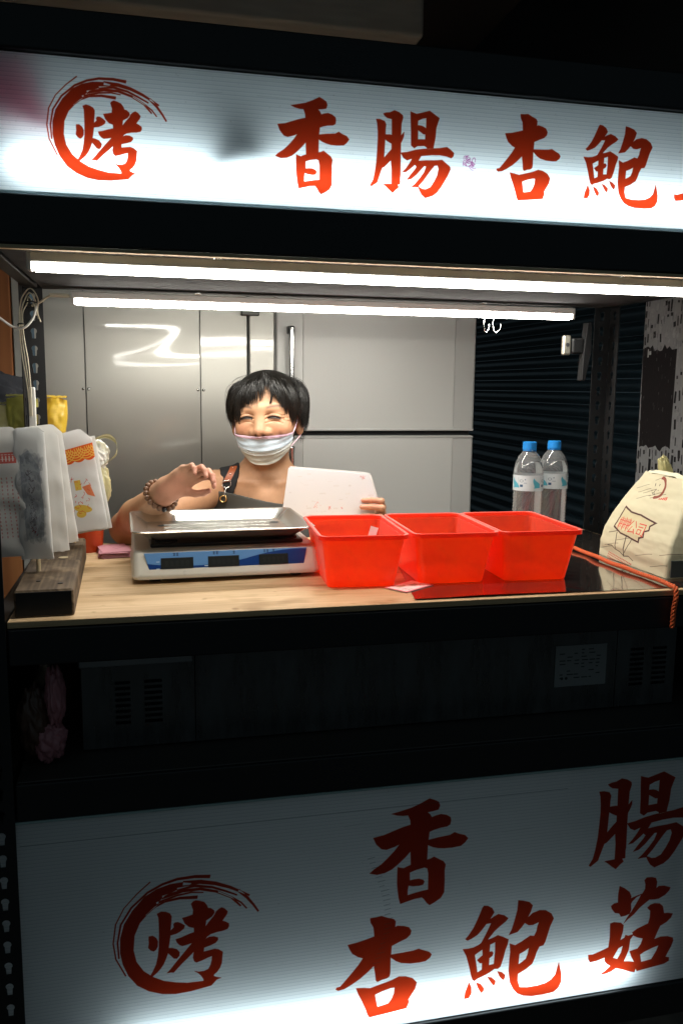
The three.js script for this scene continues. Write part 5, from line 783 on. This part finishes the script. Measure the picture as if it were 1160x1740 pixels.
  const PART = 0.16;                                                 // the parting, a little to her left
  for (let c = 0; c < 330; c++) {                                    // hair falls in tufts of a dozen strands that share a tip
    const az = rr(-Math.PI, Math.PI), A = Math.abs(az); let endY, flick = rr(-0.002, 0.004);
    if (A < 0.8) { endY = 0.07 - 0.06 * Math.min(1.1, Math.abs(az - PART) / 0.66) ** 1.3 + rr(-0.011, 0.011) - (rnd() < 0.14 ? 0.02 : 0); if (A < 0.58) endY = Math.max(endY, 0.016 + rr(-0.003, 0.010)); if (A < 0.62 && rnd() < 0.42) continue; }
    else if (A < 1.15) endY = rr(-0.018, 0.014) - (A - 0.8) * 0.03; else if (A < 1.9) { endY = (az > 0 ? -0.02 : -0.018) + rr(-0.018, 0.02); if (az > 0) flick = rr(0, 0.011); } else endY = -0.046 + rr(-0.026, 0.024);
    const lift = rr(0.001, 0.009) + (rnd() < 0.12 ? 0.005 : 0), wig = rr(-1.6, 1.6), az0 = A < 1.2 ? PART + (az - PART) * rr(0.45, 0.8) : az + rr(-0.3, 0.3);
    for (let q = 0; q < 12; q++) locks.push(lock(az + rr(-0.075, 0.075), az0 + rr(-0.09, 0.09), endY + rr(-0.005, 0.006), Math.max(0.0005, lift + rr(-0.0028, 0.0028)), wig + rr(-0.4, 0.4), rr(0.0005, 0.0016), flick));
  }
  for (let c = 0; c < 90; c++) { const az = rr(-Math.PI, Math.PI); locks.push(lock(az, az + rr(-0.8, 0.8), Math.abs(az) < 0.9 ? rr(0.03, 0.06) : rr(-0.03, 0.03), rr(0.010, 0.018), rr(-2, 2), 0.00035, rr(0, 0.008))); }   // flyaways
  part('hair', mergeGeometries(locks), hairM, woman);

  // ---- the white paper bag she holds up
  const pt = painted(512, 320, (c, w, h) => { c.fillStyle = '#f0f2f6'; c.fillRect(0, 0, w, h); c.strokeStyle = 'rgba(214,90,80,0.4)'; c.lineWidth = 2.5; for (const [x, y, s] of [[190, 195, 22], [255, 210, 12], [320, 212, 6], [425, 60, 14]]) for (let i = 0; i < 7; i++) { c.beginPath(); c.moveTo(x + rr(-s, s), y + rr(-s, s)); c.lineTo(x + rr(-s, s), y + rr(-s, s)); c.stroke(); } for (let i = 0; i < 60; i++) { const k = 200 + rnd() * 40; c.fillStyle = `rgba(${k},${k - 6},${k - 10},0.3)`; c.fillRect(rnd() * w, rnd() * h, 2 + rnd() * 30, 2 + rnd() * 8); } });
  const sh = new THREE.Shape(); sh.moveTo(0.272, -0.287); sh.lineTo(0.288, -0.172); sh.lineTo(0.458, -0.187); sh.quadraticCurveTo(0.468, -0.188, 0.471, -0.198); sh.lineTo(0.486, -0.245); sh.lineTo(0.474, -0.30); sh.lineTo(0.28, -0.298); sh.closePath();
  const pg = new THREE.ExtrudeGeometry(sh, { depth: 0.0014, bevelEnabled: false, curveSegments: 6 }); { const p = pg.attributes.position, u = pg.attributes.uv; for (let i = 0; i < p.count; i++) { u.setXY(i, (p.getX(i) - 0.27) / 0.22, (p.getY(i) + 0.31) / 0.14); } }
  const pb = thing('paper_bag', 'flat white paper bag with faint red print held up by the woman', 'paper bag', [0, E, -1.782]);
  part('front_sheet', pg, phys({ map: pt, roughness: 0.7, transmission: 0.2, thickness: 0 }), pb);
  part('back_sheet', pg.clone().translate(0.004, 0.003, -0.003), std({ color: lin(0.74, 0.73, 0.71), roughness: 0.75 }), pb);
}
renderer.render(scene, camera);
